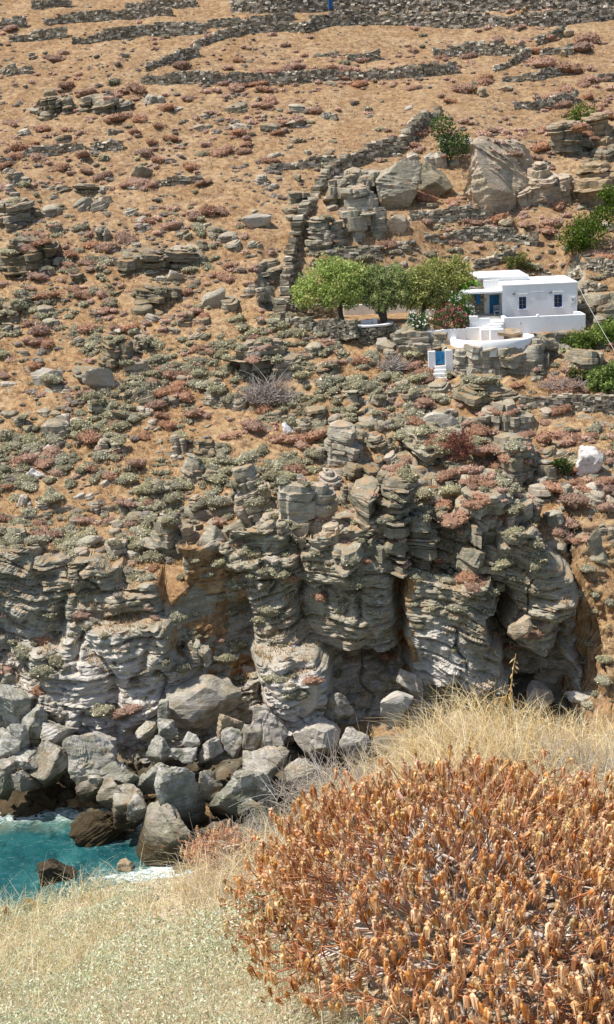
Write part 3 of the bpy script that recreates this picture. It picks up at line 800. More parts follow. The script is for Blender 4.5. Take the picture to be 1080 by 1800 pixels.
MORE = [(10, 298, 45, 325), (200, 365, 250, 383), (162, 392, 190, 425), (232, 390, 265, 412), (285, 383, 310, 403), (360, 392, 395, 425), (395, 420, 430, 445), (442, 302, 475, 330), (335, 420, 370, 445), (65, 325, 120, 345), (120, 322, 180, 343), (0, 320, 30, 350), (158, 505, 210, 527), (310, 545, 350, 575), (345, 558, 372, 577), (415, 505, 462, 527), (278, 578, 325, 595), (312, 585, 370, 602), (145, 700, 175, 735), (95, 740, 125, 770), (25, 732, 50, 755), (160, 770, 200, 805), (195, 775, 218, 803), (298, 760, 325, 805), (335, 770, 385, 810), (250, 845, 290, 865), (332, 872, 362, 895), (15, 870, 52, 900), (120, 480, 150, 500), (30, 520, 62, 545), (70, 560, 100, 580), (60, 470, 90, 490), (640, 700, 690, 725), (530, 720, 575, 748), (600, 690, 640, 712), (690, 840, 730, 860), (760, 905, 800, 930), (930, 640, 965, 665), (1040, 560, 1075, 590), (610, 800, 640, 830), (590, 860, 630, 890), (780, 830, 820, 850), (560, 200, 590, 214), (400, 215, 440, 230), (300, 250, 340, 262), (90, 235, 130, 252), (180, 225, 215, 240), (20, 225, 60, 240), (440, 560, 480, 582), (250, 640, 285, 660), (300, 690, 330, 712), (235, 715, 262, 735), (205, 690, 228, 712), (500, 640, 535, 660), (355, 830, 400, 855), (60, 880, 95, 905), (150, 880, 190, 905), (215, 880, 250, 905), (700, 870, 760, 905), (640, 905, 700, 945), (540, 790, 600, 822), (650, 770, 690, 800), (720, 735, 765, 760), (830, 790, 872, 820), (770, 870, 812, 900), (900, 880, 950, 915), (960, 905, 1000, 940), (930, 860, 975, 888), (600, 820, 660, 850), (520, 870, 560, 900), (1030, 870, 1075, 900), (1040, 700, 1080, 725), (700, 690, 745, 712), (640, 730, 690, 752), (860, 690, 900, 715), (560, 830, 600, 860)]
def more_rocks():
    items = []
    for i, (x0, y0, x1, y1) in enumerate(MORE):
        o = rb('rock_outcrop', x0, y0, x1, y1, 'x', None, .75 + .3 * ((i * 7) % 5) / 5, ('over', 'stack', 'over', 'block')[i % 4], .17, (.22 * math.sin(i * 2.3), .1 * math.cos(i)), mat=('schist_dark', 'schist', 'schist', 'schist_pale')[(i * 5) % 4], jag=.13, sink=.35)
        items.append((o, (x0 + x1) / 2, y1, (x1 - x0) * (y1 - y0)))
    return items
MORE_ITEMS = more_rocks()

# ---------------------------------------------------------------- the shore boulders
SH = [
 (125, 1276, 212, 1404, 88.4, 'schist_pale', (.15, -.22), 9, 'big pale slab boulder leaning at the water end of the heap'),
 (-12, 1205, 52, 1262, 93.0, 'schist', (.1, .1), 8, 'blocky pale boulder at the left edge of the heap'),
 (-15, 1172, 40, 1212, 94.6, 'schist_pale', (.2, -.3), 7, 'slanting slab against the cliff at the left edge'),
 (35, 1150, 100, 1215, 94.8, 'schist', (.2, -.5), 7, 'long leaning slab against the crumbly cliff foot'),
 (35, 1238, 82, 1288, 91.6, 'schist', (0, .1), 9, 'rounded grey block in the middle of the left heap'),
 (18, 1268, 52, 1314, 90.6, 'schist', (.1, -.2), 8, 'narrow upright block in the left heap'),
 (58, 1268, 132, 1304, 91.0, 'schist', (0, .2), 9, 'wide light slab on top of the left heap'),
 (42, 1312, 124, 1386, 88.8, 'schist_dark', (.1, -.5), 8, 'dark slanting slab left of the big pale slab boulder'),
 (-14, 1288, 36, 1334, 90.0, 'schist', (0, .2), 10, 'rough grey boulder on the left edge of the heap'),
 (-18, 1328, 26, 1394, 89.0, 'schist_dark', (0, .3), 10, 'dark boulder at the left edge near the water'),
 (18, 1322, 70, 1350, 89.3, 'schist', (0, -.2), 9, 'flat block between the dark boulders'),
 (12, 1348, 60, 1394, 88.5, 'schist_dark', (0, -.3), 10, 'dark wedge at the waterline on the left'),
 (40, 1375, 110, 1425, 'sea', 'schist_dark', (0, -.7), 9, 'wet dark fin leaning over the water'),
 (95, 1375, 140, 1420, 'sea', 'schist_dark', (0, .2), 10, 'low wet rock before the dark fin'),
 (174, 1340, 242, 1378, 87.0, 'schist', (0, .1), 10, 'rounded boulder right of the big pale slab boulder'),
 (174, 1368, 216, 1420, 85.8, 'schist', (0, -.1), 8, 'upright pale block by the small cave'),
 (238, 1338, 302, 1388, 87.2, 'schist', (0, .2), 10, 'grey boulder left of the big green grey block'),
 (272, 1338, 364, 1450, 84.2, 'schist', (.1, .15), 10, 'big green grey block with a ledge on its top'),
 (350, 1350, 392, 1408, 85.6, 'schist', (0, .1), 9, 'tall grey block right of the big green grey block'),
 (372, 1348, 484, 1450, 84.8, 'schist', (0, -.35), 11, 'arched boulder with a pale rim and shaded belly'),
 (244, 1424, 346, 1524, 'sea', 'schist_pale', (.1, .35), 11, 'big rough boulder with a white top at the water'),
 (130, 1424, 228, 1488, 'sea', 'schist_dark', (0, .05), 11, 'flat topped dark boulder in the water'),
 (188, 1388, 256, 1446, 84.6, 'schist_dark', (0, .4), 10, 'dark slab behind the flat topped boulder'),
 (222, 1400, 262, 1440, 83.6, 'schist_dark', (0, .4), 9, 'dark slanting wedge left of the big green grey block'),
 (352, 1438, 428, 1510, 'sea', 'schist', (0, -.3), 11, 'smooth grey boulder right of the rough white topped one'),
 (418, 1400, 486, 1446, 83.4, 'schist_pale', (0, .1), 11, 'lumpy light boulder under the arched boulder'),
 (416, 1434, 474, 1476, 82.2, 'schist', (0, 0), 11, 'low light boulder beside the headland grass'),
 (428, 1318, 506, 1376, 87.2, 'schist', (0, .1), 13, 'wide whitish boulder above the arched boulder'),
 (500, 1335, 570, 1375, 87.0, 'schist_pale', (0, .1), 12, 'whitish boulder bank at the cliff foot beside the grass'),
 (60, 1512, 132, 1556, 'sea', 'schist_dark', (0, .1), 11, 'low brown rock awash in the foam'),
 (205, 1510, 240, 1535, 'sea', 'schist_tan', (0, .5), 9, 'small brown rock just breaking the water'),
 (258, 1296, 300, 1340, 88.6, 'schist', (.1, .1), 9, 'medium grey block above the green grey block'),
 (300, 1310, 345, 1338, 88.2, 'schist', (0, .1), 9, 'flat grey block above the green grey block'),
 (350, 1295, 392, 1335, 88.8, 'schist', (0, 0), 9, 'light square block in the boulder bank'),
 (388, 1280, 425, 1322, 89.6, 'schist', (0, .1), 9, 'tilted slab block in the boulder bank'),
 (374, 1252, 422, 1302, 91.0, 'schist_tan', (0, .5), 7, 'leaning tan slab under the tall pillar'),
 (425, 1276, 462, 1330, 89.4, 'schist', (0, .1), 9, 'upright grey block under the white crusted boulder'),
 (275, 1262, 308, 1300, 90.6, 'schist', (0, -.1), 9, 'narrow block at the end of the huge grey boulder'),
 (278, 1230, 300, 1270, 92.0, 'schist', (0, 0), 9, 'small upright block left of the huge grey boulder'),
 (320, 1290, 352, 1320, 89.2, 'schist_pale', (0, 0), 9, 'small light block below the huge grey boulder'),
 (240, 1268, 275, 1300, 90.6, 'schist_pale', (0, .2), 9, 'rough knob above the small sea cave'),
]
for i, (x0, y0, x1, y1, Y, m, tl, pl, lab) in enumerate(SH):
    bx('boulder', x0, y0, x1, y1, lab, Y, .95, ('schist_dark' if m == 'schist' and i % 3 == 0 else {'schist': 'schist_shore', 'schist_pale': 'schist_shore' if i % 2 else 'schist'}.get(m, m)), tl, 5 if x1 - x0 > 55 else 4, max(pl - 4, 3), .22, .034, .07, (.9 * math.sin(i * 1.7), .5), .25, 'boulder', 'boulders heaped along the shore', None, .03)

# ================================================================ VEGETATION MESHES
def leaf_quads(C, U, L, W, rng, col, nref=None):
    """one kite-shaped leaf for each centre C, pointing along U"""
    n = len(C)
    rnd = rng.normal(size=(n, 3)) if nref is None else nref; S = np.cross(U, rnd); S /= np.linalg.norm(S, axis=1)[:, None] + 1e-9
    L = np.broadcast_to(L, (n,))[:, None]; W = np.broadcast_to(W, (n,))[:, None]
    a = C - U * L * .5; b = C + S * W * .5 + U * L * .05; c = C + U * L * .5; d = C - S * W * .5 + U * L * .05
    V = np.stack([a, b, c, d], 1).reshape(-1, 3)
    F = np.arange(4 * n).reshape(n, 4)
    return V, F, np.repeat(col, 4, axis=0)

def pick(rng, pal, n, j=.12):
    pal = np.array(pal); c = pal[rng.integers(0, len(pal), n)]
    return np.clip(c * (1 + rng.normal(0, j, (n, 1))), 0, 1)

def cushion(seed, n, pal, core, H=.75, L=.16, W=.08, out=.6, lobes=6, spread=.45, lobe_r=.62, ics=2):
    """dome-shaped shrub of unit radius: woody core and a coat of leaf sprays in uneven lobes"""
    rng = np.random.default_rng(seed)
    lc = np.column_stack([rng.uniform(-spread, spread, lobes), rng.uniform(-spread, spread, lobes), rng.uniform(.0, .3, lobes)])
    lr = rng.uniform(lobe_r * .7, lobe_r, lobes)
    mb = MB()
    D, F = ICO[ics]
    for c, r in zip(lc, lr):
        V = D * r * .80; V[:, 2] *= H; V = V + c; V += .06 * r * rng.normal(size=V.shape)
        mb.add(V, F, core)
    k = rng.integers(0, lobes, n)
    d = rng.normal(size=(n, 3)); d[:, 2] = np.abs(d[:, 2]) * 1.0 - .12; d /= np.linalg.norm(d, axis=1)[:, None]
    rr = lr[k] * rng.uniform(.74, 1.06, n)
    C = lc[k] + d * rr[:, None] * np.array([1, 1, H])
    tg = np.cross(d, rng.normal(size=(n, 3))); tg /= np.linalg.norm(tg, axis=1)[:, None] + 1e-9
    U = tg * (1 - out) + d * out * .7 + np.array([0, 0, .12]); U /= np.linalg.norm(U, axis=1)[:, None]
    V, F, c = leaf_quads(C, U, L * rng.uniform(.6, 1.4, n), W * rng.uniform(.6, 1.4, n), rng, pick(rng, pal, n), nref=d + rng.normal(0, .35, (n, 3)))
    mb.add(V, F, c)
    return mb

SAGE = [(.58, .55, .36), (.51, .49, .31), (.65, .61, .43), (.45, .42, .27), (.55, .54, .38)]
SPURGE = [(.56, .33, .215), (.48, .28, .19), (.62, .40, .27), (.46, .29, .22), (.55, .38, .29)]
HEATH = [(.44, .38, .32), (.37, .32, .27), (.50, .43, .36), (.43, .35, .28)]
STRAWP = [(.62, .44, .21), (.55, .36, .16), (.68, .52, .28), (.48, .30, .14)]
GREEN = [(.10, .18, .035), (.14, .23, .045), (.075, .13, .03), (.17, .25, .06)]
SHR = {
 'sage': [cushion(200 + i, 300, SAGE, (.25, .22, .14), .72, .17, .11, .55).mesh('sage_cushion') for i in range(7)],
 'spurge': [cushion(230 + i, 330, SPURGE, (.34, .20, .13), .62, .22, .08, .6, 6, .45, .66).mesh('spurge_dome') for i in range(7)],
 'heath': [cushion(260 + i, 240, HEATH, (.27, .23, .19), .62, .18, .08, .5).mesh('heath_tuft') for i in range(5)],
}
LITE = {'sage': (SAGE, (.25, .22, .14), .26, .17, .72), 'spurge': (SPURGE, (.34, .20, .13), .30, .13, .62), 'heath': (HEATH, (.27, .23, .19), .27, .13, .62)}
for L_ in SHR.values():
    for m_ in L_: m_.materials.append(M['leaf'])

LAND = [(110, 45, 'the upper left terrace walls'), (420, 135, 'the long dark terrace wall'), (430, 60, 'the zigzag upper wall'), (760, 30, 'the tall pale top walls'), (960, 110, 'the broken walls at the upper right'), (620, 230, 'the bare upper slope middle'),
 (790, 240, 'the fig bush'), (900, 290, 'the tan rock dome'), (705, 325, 'the two big boulders'), (140, 185, 'the pale slab pile'), (45, 400, 'the dark left edge outcrops'), (255, 460, 'the wide dark slab pile'),
 (190, 622, 'the mushroom shaped outcrop'), (455, 632, 'the larger dead brush heap'), (770, 640, 'the blue gate'), (870, 665, 'the round terrace crag'), (1030, 400, 'the big green bush'), (1010, 700, 'the overgrown low wall'), (1038, 812, 'the white marble boulder'),
 (745, 795, 'the low row of dark slabs'), (690, 920, 'the thin ledge stack'), (65, 815, 'the scree streak'), (448, 870, 'the fluted rock column'), (880, 920, 'the broad flat ledges'), (975, 1040, 'the tall rounded pillar'), (370, 1130, 'the rusty soil patch'), (310, 330, 'the dark cube rock'), (250, 800, 'the fluted grey block'), (110, 930, 'the left cliff edge'), (640, 1020, 'the overhanging bastion'), (860, 430, 'the walls above the house'), (1000, 1190, 'the cave')]
ORD = ['largest', 'second largest', 'third largest', 'fourth largest', 'fifth largest', 'sixth largest', 'seventh largest', 'eighth largest']
def cell(px, py):
    b = min(LAND, key=lambda l: (l[0] - px) ** 2 + (l[1] - py) ** 2)
    dx, dy = px - b[0], py - b[1]
    rel = ('right of' if dx > 0 else 'left of') if abs(dx) > abs(dy) else ('below' if dy > 0 else 'above')
    return rel + ' ' + b[2]
def label_all(items, word, group, ranks=8):
    """items: (object, px, py, size). The biggest near each landmark get a rank, the small rest share one label."""
    cells = {}
    for it in items: cells.setdefault(cell(it[1], it[2]), []).append(it)
    for c, L in cells.items():
        L.sort(key=lambda t: -t[3])
        for i, (o, px, py, s) in enumerate(L):
            if i < ranks: o['label'] = '%s %s %s' % (ORD[i], word, c)
            else: o['label'] = 'small %s %s' % (word, c)
            o['group'] = group

def scatter_ledges():
    """dark broken ledges in slanting bands across the slope"""
    rng = np.random.default_rng(61)
    T = []
    for q in range(12):
        V, F = strata_rock(1.0, .9, .46, 1500 + q * 3, .085, 34, ('over', 'stack', 'over')[q % 3], (.10 * math.sin(q * 1.9), .05), .05, .16, 3, 3)
        T.append((V, F))
    cache = {}; items = []; n = 0
    while n < 190:
        px, py = rng.uniform(-20, 1100), rng.uniform(90, 950)
        zone = (px < 560 and py > 150) or (py > 640) or (px > 560 and 250 < py < 450)
        band = vnoise(px * .006 + py * .004, py * .022 - px * .003, 2.2, 81) + .6 * vnoise(px * .03, py * .04, 5.2, 82)
        if not zone or band < rng.uniform(-.25, .75): continue
        p, nr = hit(px, py)
        if float(pad_edge(p[0])) - 2.5 < p[1] < 140 and -4 < p[0] < 28: continue
        k = ppm(p); w = min(max(math.exp(rng.normal(math.log(34), .38)), 16), 85) / k
        q = int(rng.integers(0, 12)); mt = ('schist_dark', 'schist', 'schist', 'schist_pale', 'schist_dark')[int(rng.integers(0, 5))]
        if q not in cache: cache[q] = mk_mesh('ledge', *T[q]); cache[q].materials.append(M['schist'])
        hs = w * rng.uniform(.7, 1.25)
        o = ob('ledge_rock', cache[q], loc=p + np.array([0, w * .28, -.2 * hs]), rot=(rng.uniform(-.05, .22), rng.normal(-.08, .14), rng.uniform(-.5, .5)), scale=(w * 1.1, w * rng.uniform(.8, 1.3), hs))
        o.material_slots[0].link = 'OBJECT'; o.material_slots[0].material = M[mt]
        o['category'] = 'rock'; items.append((o, px, py, w * k)); n += 1
    label_all(items, 'jagged flat ledge rock', 'ledge rocks in bands on the slope')

PATCH_ITEMS = []
for q, (px, py) in enumerate([(322, 1085), (345, 1078), (372, 1090), (398, 1098), (335, 1110), (362, 1118), (390, 1125), (412, 1140), (318, 1135), (345, 1150), (376, 1158), (402, 1172), (330, 1172), (360, 1190), (315, 1195), (388, 1195), (420, 1190), (305, 1160), (1040, 1130), (1065, 1160), (1010, 1190), (1050, 1220), (1020, 1160), (1070, 1100), (1045, 1075), (1035, 1000), (1062, 1020), (1050, 1045), (1075, 1060), (1030, 1100), (1060, 1190), (1035, 1240), (1075, 1230), (1005, 1225), (1022, 1045), (985, 1235), (1078, 985), (725, 985), (735, 1020), (728, 1060), (738, 1100), (310, 960), (340, 985), (365, 1010), (330, 1030), (390, 1045), (405, 1075)]):
    p, nr = hit(px, py); sz = (.42 + .22 * math.sin(q * 2.1)) * (1.25 if px > 900 else 1)
    o = ob('sage_shrub', SHR['sage'][q % 7], loc=p - np.array([0, 0, .1]), rot=(0, 0, q * 1.7), scale=(sz, sz, sz * .9)); o['category'] = 'shrub'
    PATCH_ITEMS.append((o, px, py, sz))
label_all(PATCH_ITEMS, 'olive cushion shrub clinging', 'shrubs clinging to the steep soil')
label_all(MORE_ITEMS, 'layered grey outcrop', 'minor outcrops on the slope')
scatter_ledges()

bpy.context.view_layer.update()
DG = bpy.context.evaluated_depsgraph_get()
def see(px, py):
    """first surface of hillside or rock met along a line of sight"""
    d = ray(px, py)
    ok, loc, nrm, _, o, _ = SC.ray_cast(DG, Vector(CAMP + d * 60), Vector(d))
    return (np.array(loc), np.array(nrm), o.name) if ok else None

def sample_hill(n, zonef, seed, minnz=.45, pad=True, bare=False):
    rng = np.random.default_rng(seed); out = []
    for rnd_ in range(30):
        m = 4000
        PX, PY = rng.uniform(-90, 1170, m), rng.uniform(-60, 1250, m)
        ok = rng.random(m) < zonef(PX, PY)
        for px, py in zip(PX[ok], PY[ok]):
            h = (*hit(px, py), '') if bare else see(px, py)
            if h is None: continue
            p, nr, nm = h
            if bare and p[1] < 101.5 and nr[2] < .8: continue
            if not bare and py > 960 and p[1] < 101 and (nr[2] < .8 or rng.random() < .55): continue
            if nr[2] < minnz or p[2] < 4 or nm.startswith('boulder') or nm == 'sea': continue
            if pad and float(pad_edge(p[0])) - .6 < p[1] < 137.5 and -3.0 < p[0] < 27: continue
            out.append((px, py, p, nr))
            if len(out) >= n: return out
    return out

def zs_sage(px, py):
    v = np.interp(py, [0, 250, 430, 560, 700, 900, 1000, 1250], [.02, .06, .25, .6, .9, 1.0, .8, .35])
    v = v * np.where(px > 560, .55, 1) * np.where((px > 900) & (py < 950), .5, 1)
    return v * np.clip(.55 + 1.5 * vnoise(px * .012, py * .018, 3.3, 5) + .5 * vnoise(px * .04, py * .06, 1.3, 6), .06, 1)
def zs_spurge(px, py):
    v = np.interp(py, [0, 60, 200, 420, 560, 800, 1000, 1200], [.35, .6, .8, .8, .35, .35, .2, .1])
    v = v * np.where((px > 540) & (py > 640), 1.9, 1)
    return np.clip(v * np.clip(.5 + 1.6 * vnoise(px * .010, py * .016, 8.3, 5) + .5 * vnoise(px * .04, py * .06, 4.3, 6), .05, 1.2), 0, 1)
def zs_heath(px, py):
    v = np.interp(py, [0, 60, 200, 420, 620, 1000], [.3, .6, 1, .9, .5, .2])
    return v * np.where(px < 560, 1, .45) * np.clip(.5 + 1.4 * vnoise(px * .014, py * .022, 1.3, 9), .06, 1)

def scatter(kind, name, word, group, n_ind, n_stuff, zf, seed, smin, smax, stuff_label, stuff_name):
    rng = np.random.default_rng(seed)
    pts = sample_hill(n_ind + n_stuff, zf, seed)
    S = [float(np.exp(rng.normal(math.log((smin * smax) ** .5), .42))) for _ in pts]
    S = [min(max(s, smin), smax) for s in S]
    order = sorted(range(len(pts)), key=lambda i: -S[i] * ppm(pts[i][2]) - (0 if (0 < pts[i][0] < 1080 and pts[i][1] > 0) else -100))
    items = []
    for i in order[:n_ind]:
        px, py, p, nr = pts[i]; s = S[i]
        o = ob(name, SHR[kind][int(rng.integers(0, len(SHR[kind])))], loc=p - np.array([0, 0, .12 * s]), rot=(rng.uniform(-.15, .15) + .15, rng.uniform(-.15, .15), rng.uniform(0, 6.28)), scale=(s * rng.uniform(.85, 1.25), s * rng.uniform(.85, 1.2), s * rng.uniform(.75, 1.15)))
        o['category'] = 'shrub'; items.append((o, px, py, s * ppm(p)))
    label_all(items, word, group)
    src = []
    for q in range(5):
        pal, core, L_, W_, H_ = LITE[kind]
        c = cushion(seed * 50 + q, 34 if kind == 'heath' else 66, pal, core, H_, L_, W_, .5, 3, .42, .72, 1)
        src.append((np.concatenate(c.V), np.concatenate(c.C), [f for f in c.F]))
    mb = MB()
    for i in order[n_ind:]:
        px, py, p, nr = pts[i]; s = S[i]
        V, c, FF = src[int(rng.integers(0, 5))]
        a = rng.uniform(0, 6.28); Rz = rotm('Z', a)
        mb.add((V * s * np.array([1, 1, rng.uniform(.75, 1.1)])) @ Rz.T + p - np.array([0, 0, .12 * s]), FF, np.clip(c * rng.uniform(.8, 1.2), 0, 1))
    if mb.n:
        o = ob(stuff_name, mb.mesh(stuff_name), M['leaf']); tag(o, stuff_label, kind='stuff')

scatter('sage', 'sage_shrub', 'grey green cushion shrub', 'grey green cushion shrubs on the slope', 300, 1300, zs_sage, 11, .34, 1.05, 'small grey green cushion shrubs strewn over the lower slope', 'sage_scrub')
scatter('spurge', 'spurge_shrub', 'rust brown dome shrub', 'rust brown spurge shrubs on the slope', 300, 1150, zs_spurge, 12, .30, 1.3, 'small rust brown shrubs strewn over the slope', 'spurge_scrub')
scatter('heath', 'heath_tuft', 'dull brown grey tuft', 'dull grey tufts on the upper slope', 260, 1800, zs_heath, 13, .15, .62, 'dull grey brown tufts strewn over the upper slope', 'heath_scrub')

# ---------------------------------------------------------------- loose rocks
SLAB = []
for i in range(9):
    V, F = strata_rock(1.0, .75 + .03 * i, .42, 300 + i, .11, 26, 'over' if i % 3 else 'stack', (0, 0), .05, .13, 2, 2); SLAB.append(mk_mesh('slab', V, F))
for i in range(6):
    V, F = boulder(1.0, .85, .62, 340 + i, 3, 9, .04, .03, (.3, .2), .12); SLAB.append(mk_mesh('block', V, F))
def zs_rock(px, py):
    v = np.interp(py, [0, 100, 260, 420, 700, 900, 1250], [.25, .3, .6, .9, .8, .6, .5])
    return v * np.clip(.75 + 1.0 * vnoise(px * .011, py * .013, 5.5, 15), .1, 1)
def scatter_rocks():
    rng = np.random.default_rng(5)
    pts = sample_hill(300 + 600, zs_rock, 21, .3, True, True)
    S = np.clip(np.exp(rng.normal(math.log(.46), .55, len(pts))), .2, 2.0)
    order = np.argsort(-S * np.array([(1 if 0 < p[0] < 1080 else .01) for p in pts]))
    items = []; mats = ['schist', 'schist', 'schist_dark', 'schist_pale']
    cache = {}
    for i in order[:300]:
        px, py, p, nr = pts[i]; s = float(S[i]); k = int(rng.integers(0, len(SLAB))); mt = mats[int(rng.integers(0, 4))]
        if py < 430 and px > 820: mt = 'schist_tan'
        if (k, mt) not in cache:
            me = SLAB[k].copy(); me.materials.clear(); me.materials.append(M[mt]); cache[(k, mt)] = me
        o = ob('rock', cache[(k, mt)], loc=p - np.array([0, 0, .15 * s]), rot=(rng.uniform(-.15, .3), rng.uniform(-.25, .25), rng.uniform(0, 6.28)), scale=(s * rng.uniform(.9, 1.7), s * rng.uniform(.8, 1.2), s * rng.uniform(.7, 1.3)))
        o['category'] = 'rock'; items.append((o, px, py, s * ppm(p)))
    label_all(items, 'loose grey rock slab', 'loose rocks on the slope')
    mb = MB(); src = []
    for m_ in [mk_mesh('s', *boulder(1, .85, .6, 380 + i, 2, 8, .04, .02)) for i in range(6)]:
        co = np.empty(len(m_.vertices) * 3, np.float32); m_.vertices.foreach_get('co', co)
        src.append((co.reshape(-1, 3), np.array([p_.vertices[:] for p_ in m_.polygons]))); bpy.data.meshes.remove(m_)
    for i in order[300:]:
        px, py, p, nr = pts[i]; s = float(S[i]); V, F = src[int(rng.integers(0, 6))]
        mb.add((V * s * np.array([rng.uniform(.9, 1.6), 1, rng.uniform(.5, 1)])) @ rotm('Z', rng.uniform(0, 6.28)).T @ rotm('Y', rng.uniform(-.3, .3)).T + p - np.array([0, 0, .12 * s]), F)
    # pebbly small stones
    for px, py, p, nr in sample_hill(700, zs_rock, 22, .3, True, True):
        V, F = src[int(rng.integers(0, 6))]; s = rng.uniform(.1, .26)
        mb.add((V * s) @ rotm('Z', rng.uniform(0, 6.28)).T + p - np.array([0, 0, .03]), F)
    # rubble between the shore boulders
    for q in range(480):
        px, py = rng.uniform(-40, 620), rng.uniform(1240, 1500)
        p, nr = hit(px, py)
        if p[2] < -.3 or p[2] > 9: continue
        V, F = src[int(rng.integers(0, 6))]; s = rng.uniform(.2, .7)
        mb.add((V * s) @ rotm('Z', rng.uniform(0, 6.28)).T @ rotm('Y', rng.uniform(-.5, .5)).T + p - np.array([0, 0, .1 * s]), F)
    o = ob('loose_stones', mb.mesh('loose_stones'), M['schist']); tag(o, 'small loose stones and rubble strewn over the slope and shore', kind='stuff')
scatter_rocks()

# ---------------------------------------------------------------- dry grass on the hillside
def hill_grass():
    rng = np.random.default_rng(31)
    pts = sample_hill(26000, lambda px, py: np.ones_like(px), 33, .55, True, True)
    P = np.array([p[2] for p in pts])
    P = P[vnoise(P[:, 0] * .5, P[:, 1] * .5, 0, 7) > -.25]
    k = 4; P = np.repeat(P, k, axis=0); n = len(P)
    a = rng.uniform(0, 6.28, n); h = rng.uniform(.12, .40, n)
    B = P + np.column_stack([np.cos(a), np.sin(a), 0 * a]) * rng.uniform(.02, .3, n)[:, None]
    T = B + np.column_stack([np.cos(a) * .5 * h, np.sin(a) * .5 * h, h])
    sd = np.column_stack([-np.sin(a), np.cos(a), 0 * a]) * .045
    V = np.stack([B - sd, B + sd, T], 1).reshape(-1, 3)
    tone = np.repeat(rng.uniform(.7, 1.15, n // k), k)[:, None]
    me = mk_mesh('dry_grass', V, np.arange(3 * n).reshape(n, 3), np.repeat(np.clip(pick(rng, STRAWP, n) * tone, 0, 1), 3, axis=0))
    o = ob('dry_grass', me, M['straw']); tag(o, 'short straw coloured dry grass covering the hillside', kind='stuff')
hill_grass()

# ================================================================ DRY-STONE WALLS
def stone_courses(pts, height, th, rng, ls=(.22, .6), hs=(.13, .26), pal=None, both=True, batter=.06, top_jit=.12):
    """stones laid in courses along a ground line; pts (n,3)"""
    pal = pal or [(.26, .245, .20), (.36, .34, .29), (.18, .165, .14), (.46, .44, .38), (.30, .265, .21), (.64, .61, .54), (.22, .205, .17)]
    P = np.asarray(pts, float)
    seg = np.r_[0, np.cumsum(np.linalg.norm(np.diff(P[:, :2], axis=0), axis=1))]
    Ltot = seg[-1]; mb = MB()
    def at(s): return np.array([np.interp(s, seg, P[:, i]) for i in range(3)])
    z = -.25
    while z < height:
        h = rng.uniform(*hs); s = -rng.uniform(0, .3)
        while s < Ltot:
            l = rng.uniform(*ls) * (1 + .3 * (rng.random() < .12)); m = np.clip(s + l / 2, 0, Ltot)
            s += l + rng.uniform(0, .02)
            lim = height * (1 + top_jit * 2 * float(vnoise(m * .6, 0, 3.3, 77)))
            if z + h * .5 > lim: continue
            a, b = at(max(m - .15, 0)), at(min(m + .15, Ltot)); t = b - a; t[2] = 0; t /= np.linalg.norm(t) + 1e-9
            nn = np.array([t[1], -t[0], 0])
            c = at(m); d = th / 2 * (1 - batter * z) + rng.uniform(-.10, .09)
            bv = box_v(-l / 2, l / 2, -d, d + rng.uniform(-.04, .04), 0, h * rng.uniform(.88, 1.02))
            bv += rng.normal(0, .042, bv.shape)
            W = c + bv[:, :1] * t + bv[:, 1:2] * -nn + np.array([0, 0, z]) + bv[:, 2:3] * np.array([0, 0, 1.])
            mb.add(W, BOXF, np.array(pal[int(rng.integers(0, len(pal)))]) * rng.uniform(.8, 1.2) * np.array([1.08, 1.0, .88]))
        z += h
    return mb

WSEED = [900]
def wall_px(pix, hgt, label, th=.55, pal=None, Ys=None, ls=(.2, .62), hs=(.15, .32), name='stone_wall', group='dry stone terrace walls', top_jit=.22):
    WSEED[0] += 3; rng = np.random.default_rng(WSEED[0])
    B = []
    for i, (px, py) in enumerate(pix):
        if Ys: B.append(PW(px, py, Ys[i]))
        else: B.append(hit(px, py)[0])
    B = np.array(B)
    # refine along the ground
    out = []
    for a, b in zip(B[:-1], B[1:]):
        k = max(2, int(np.linalg.norm(b - a) / .7))
        for t in np.linspace(0, 1, k, endpoint=False):
            q = a * (1 - t) + b * t
            if not Ys: q[2] = ground(q[0], q[1])[0]
            out.append(q)
    out.append(B[-1]); out = np.array(out)
    if not Ys and len(out) > 4:
        zs = np.convolve(np.pad(out[:, 2], 2, 'edge'), np.ones(5) / 5, 'valid'); out[:, 2] = zs
    mb = stone_courses(out, hgt, th, rng, ls, hs, pal, top_jit=top_jit)
    c = out[len(out) // 2].copy()
    root = empty(name, c, label, 'wall', group)
    mb.V = [v - c for v in mb.V]
    o = ob('stones', mb.mesh('stones'), M['stone'], root); o['kind'] = 'stuff'
    return root
PALE = [(.38, .35, .30), (.56, .52, .46), (.18, .17, .14), (.72, .69, .63), (.26, .24, .20), (.46, .41, .34), (.14, .13, .11)]
W = wall_px
W([(-20, 48), (46, 48)], 1.3, 'short dark wall at the upper left corner')
W([(58, 16), (124, 12)], 1.4, 'short wall touching the top edge at the left')
W([(78, 42), (180, 36), (302, 28)], 1.2, 'long dark upper left terrace wall')
W([(222, 14), (345, 12)], 1.0, 'low wall along the top edge left of centre')
W([(18, 72), (66, 70), (116, 64)], 1.2, 'tumbled wall with bushes on the upper left slope', top_jit=.35)
W([(130, 76), (235, 66), (362, 58)], 1.2, 'rough broken wall below the long upper left wall', top_jit=.4)
W([(4, 131), (56, 128)], .9, 'small wall piece low at the upper left edge', top_jit=.3)
W([(225, 58), (330, 52), (462, 42), (516, 34)], 1.0, 'thin long wall rising to the right above the zigzag wall')
W([(345, 82), (388, 70), (432, 58), (515, 52)], 1.1, 'upper arm of the zigzag field wall')
W([(258, 124), (300, 112), (348, 98)], 1.1, 'lower arm of the zigzag field wall')
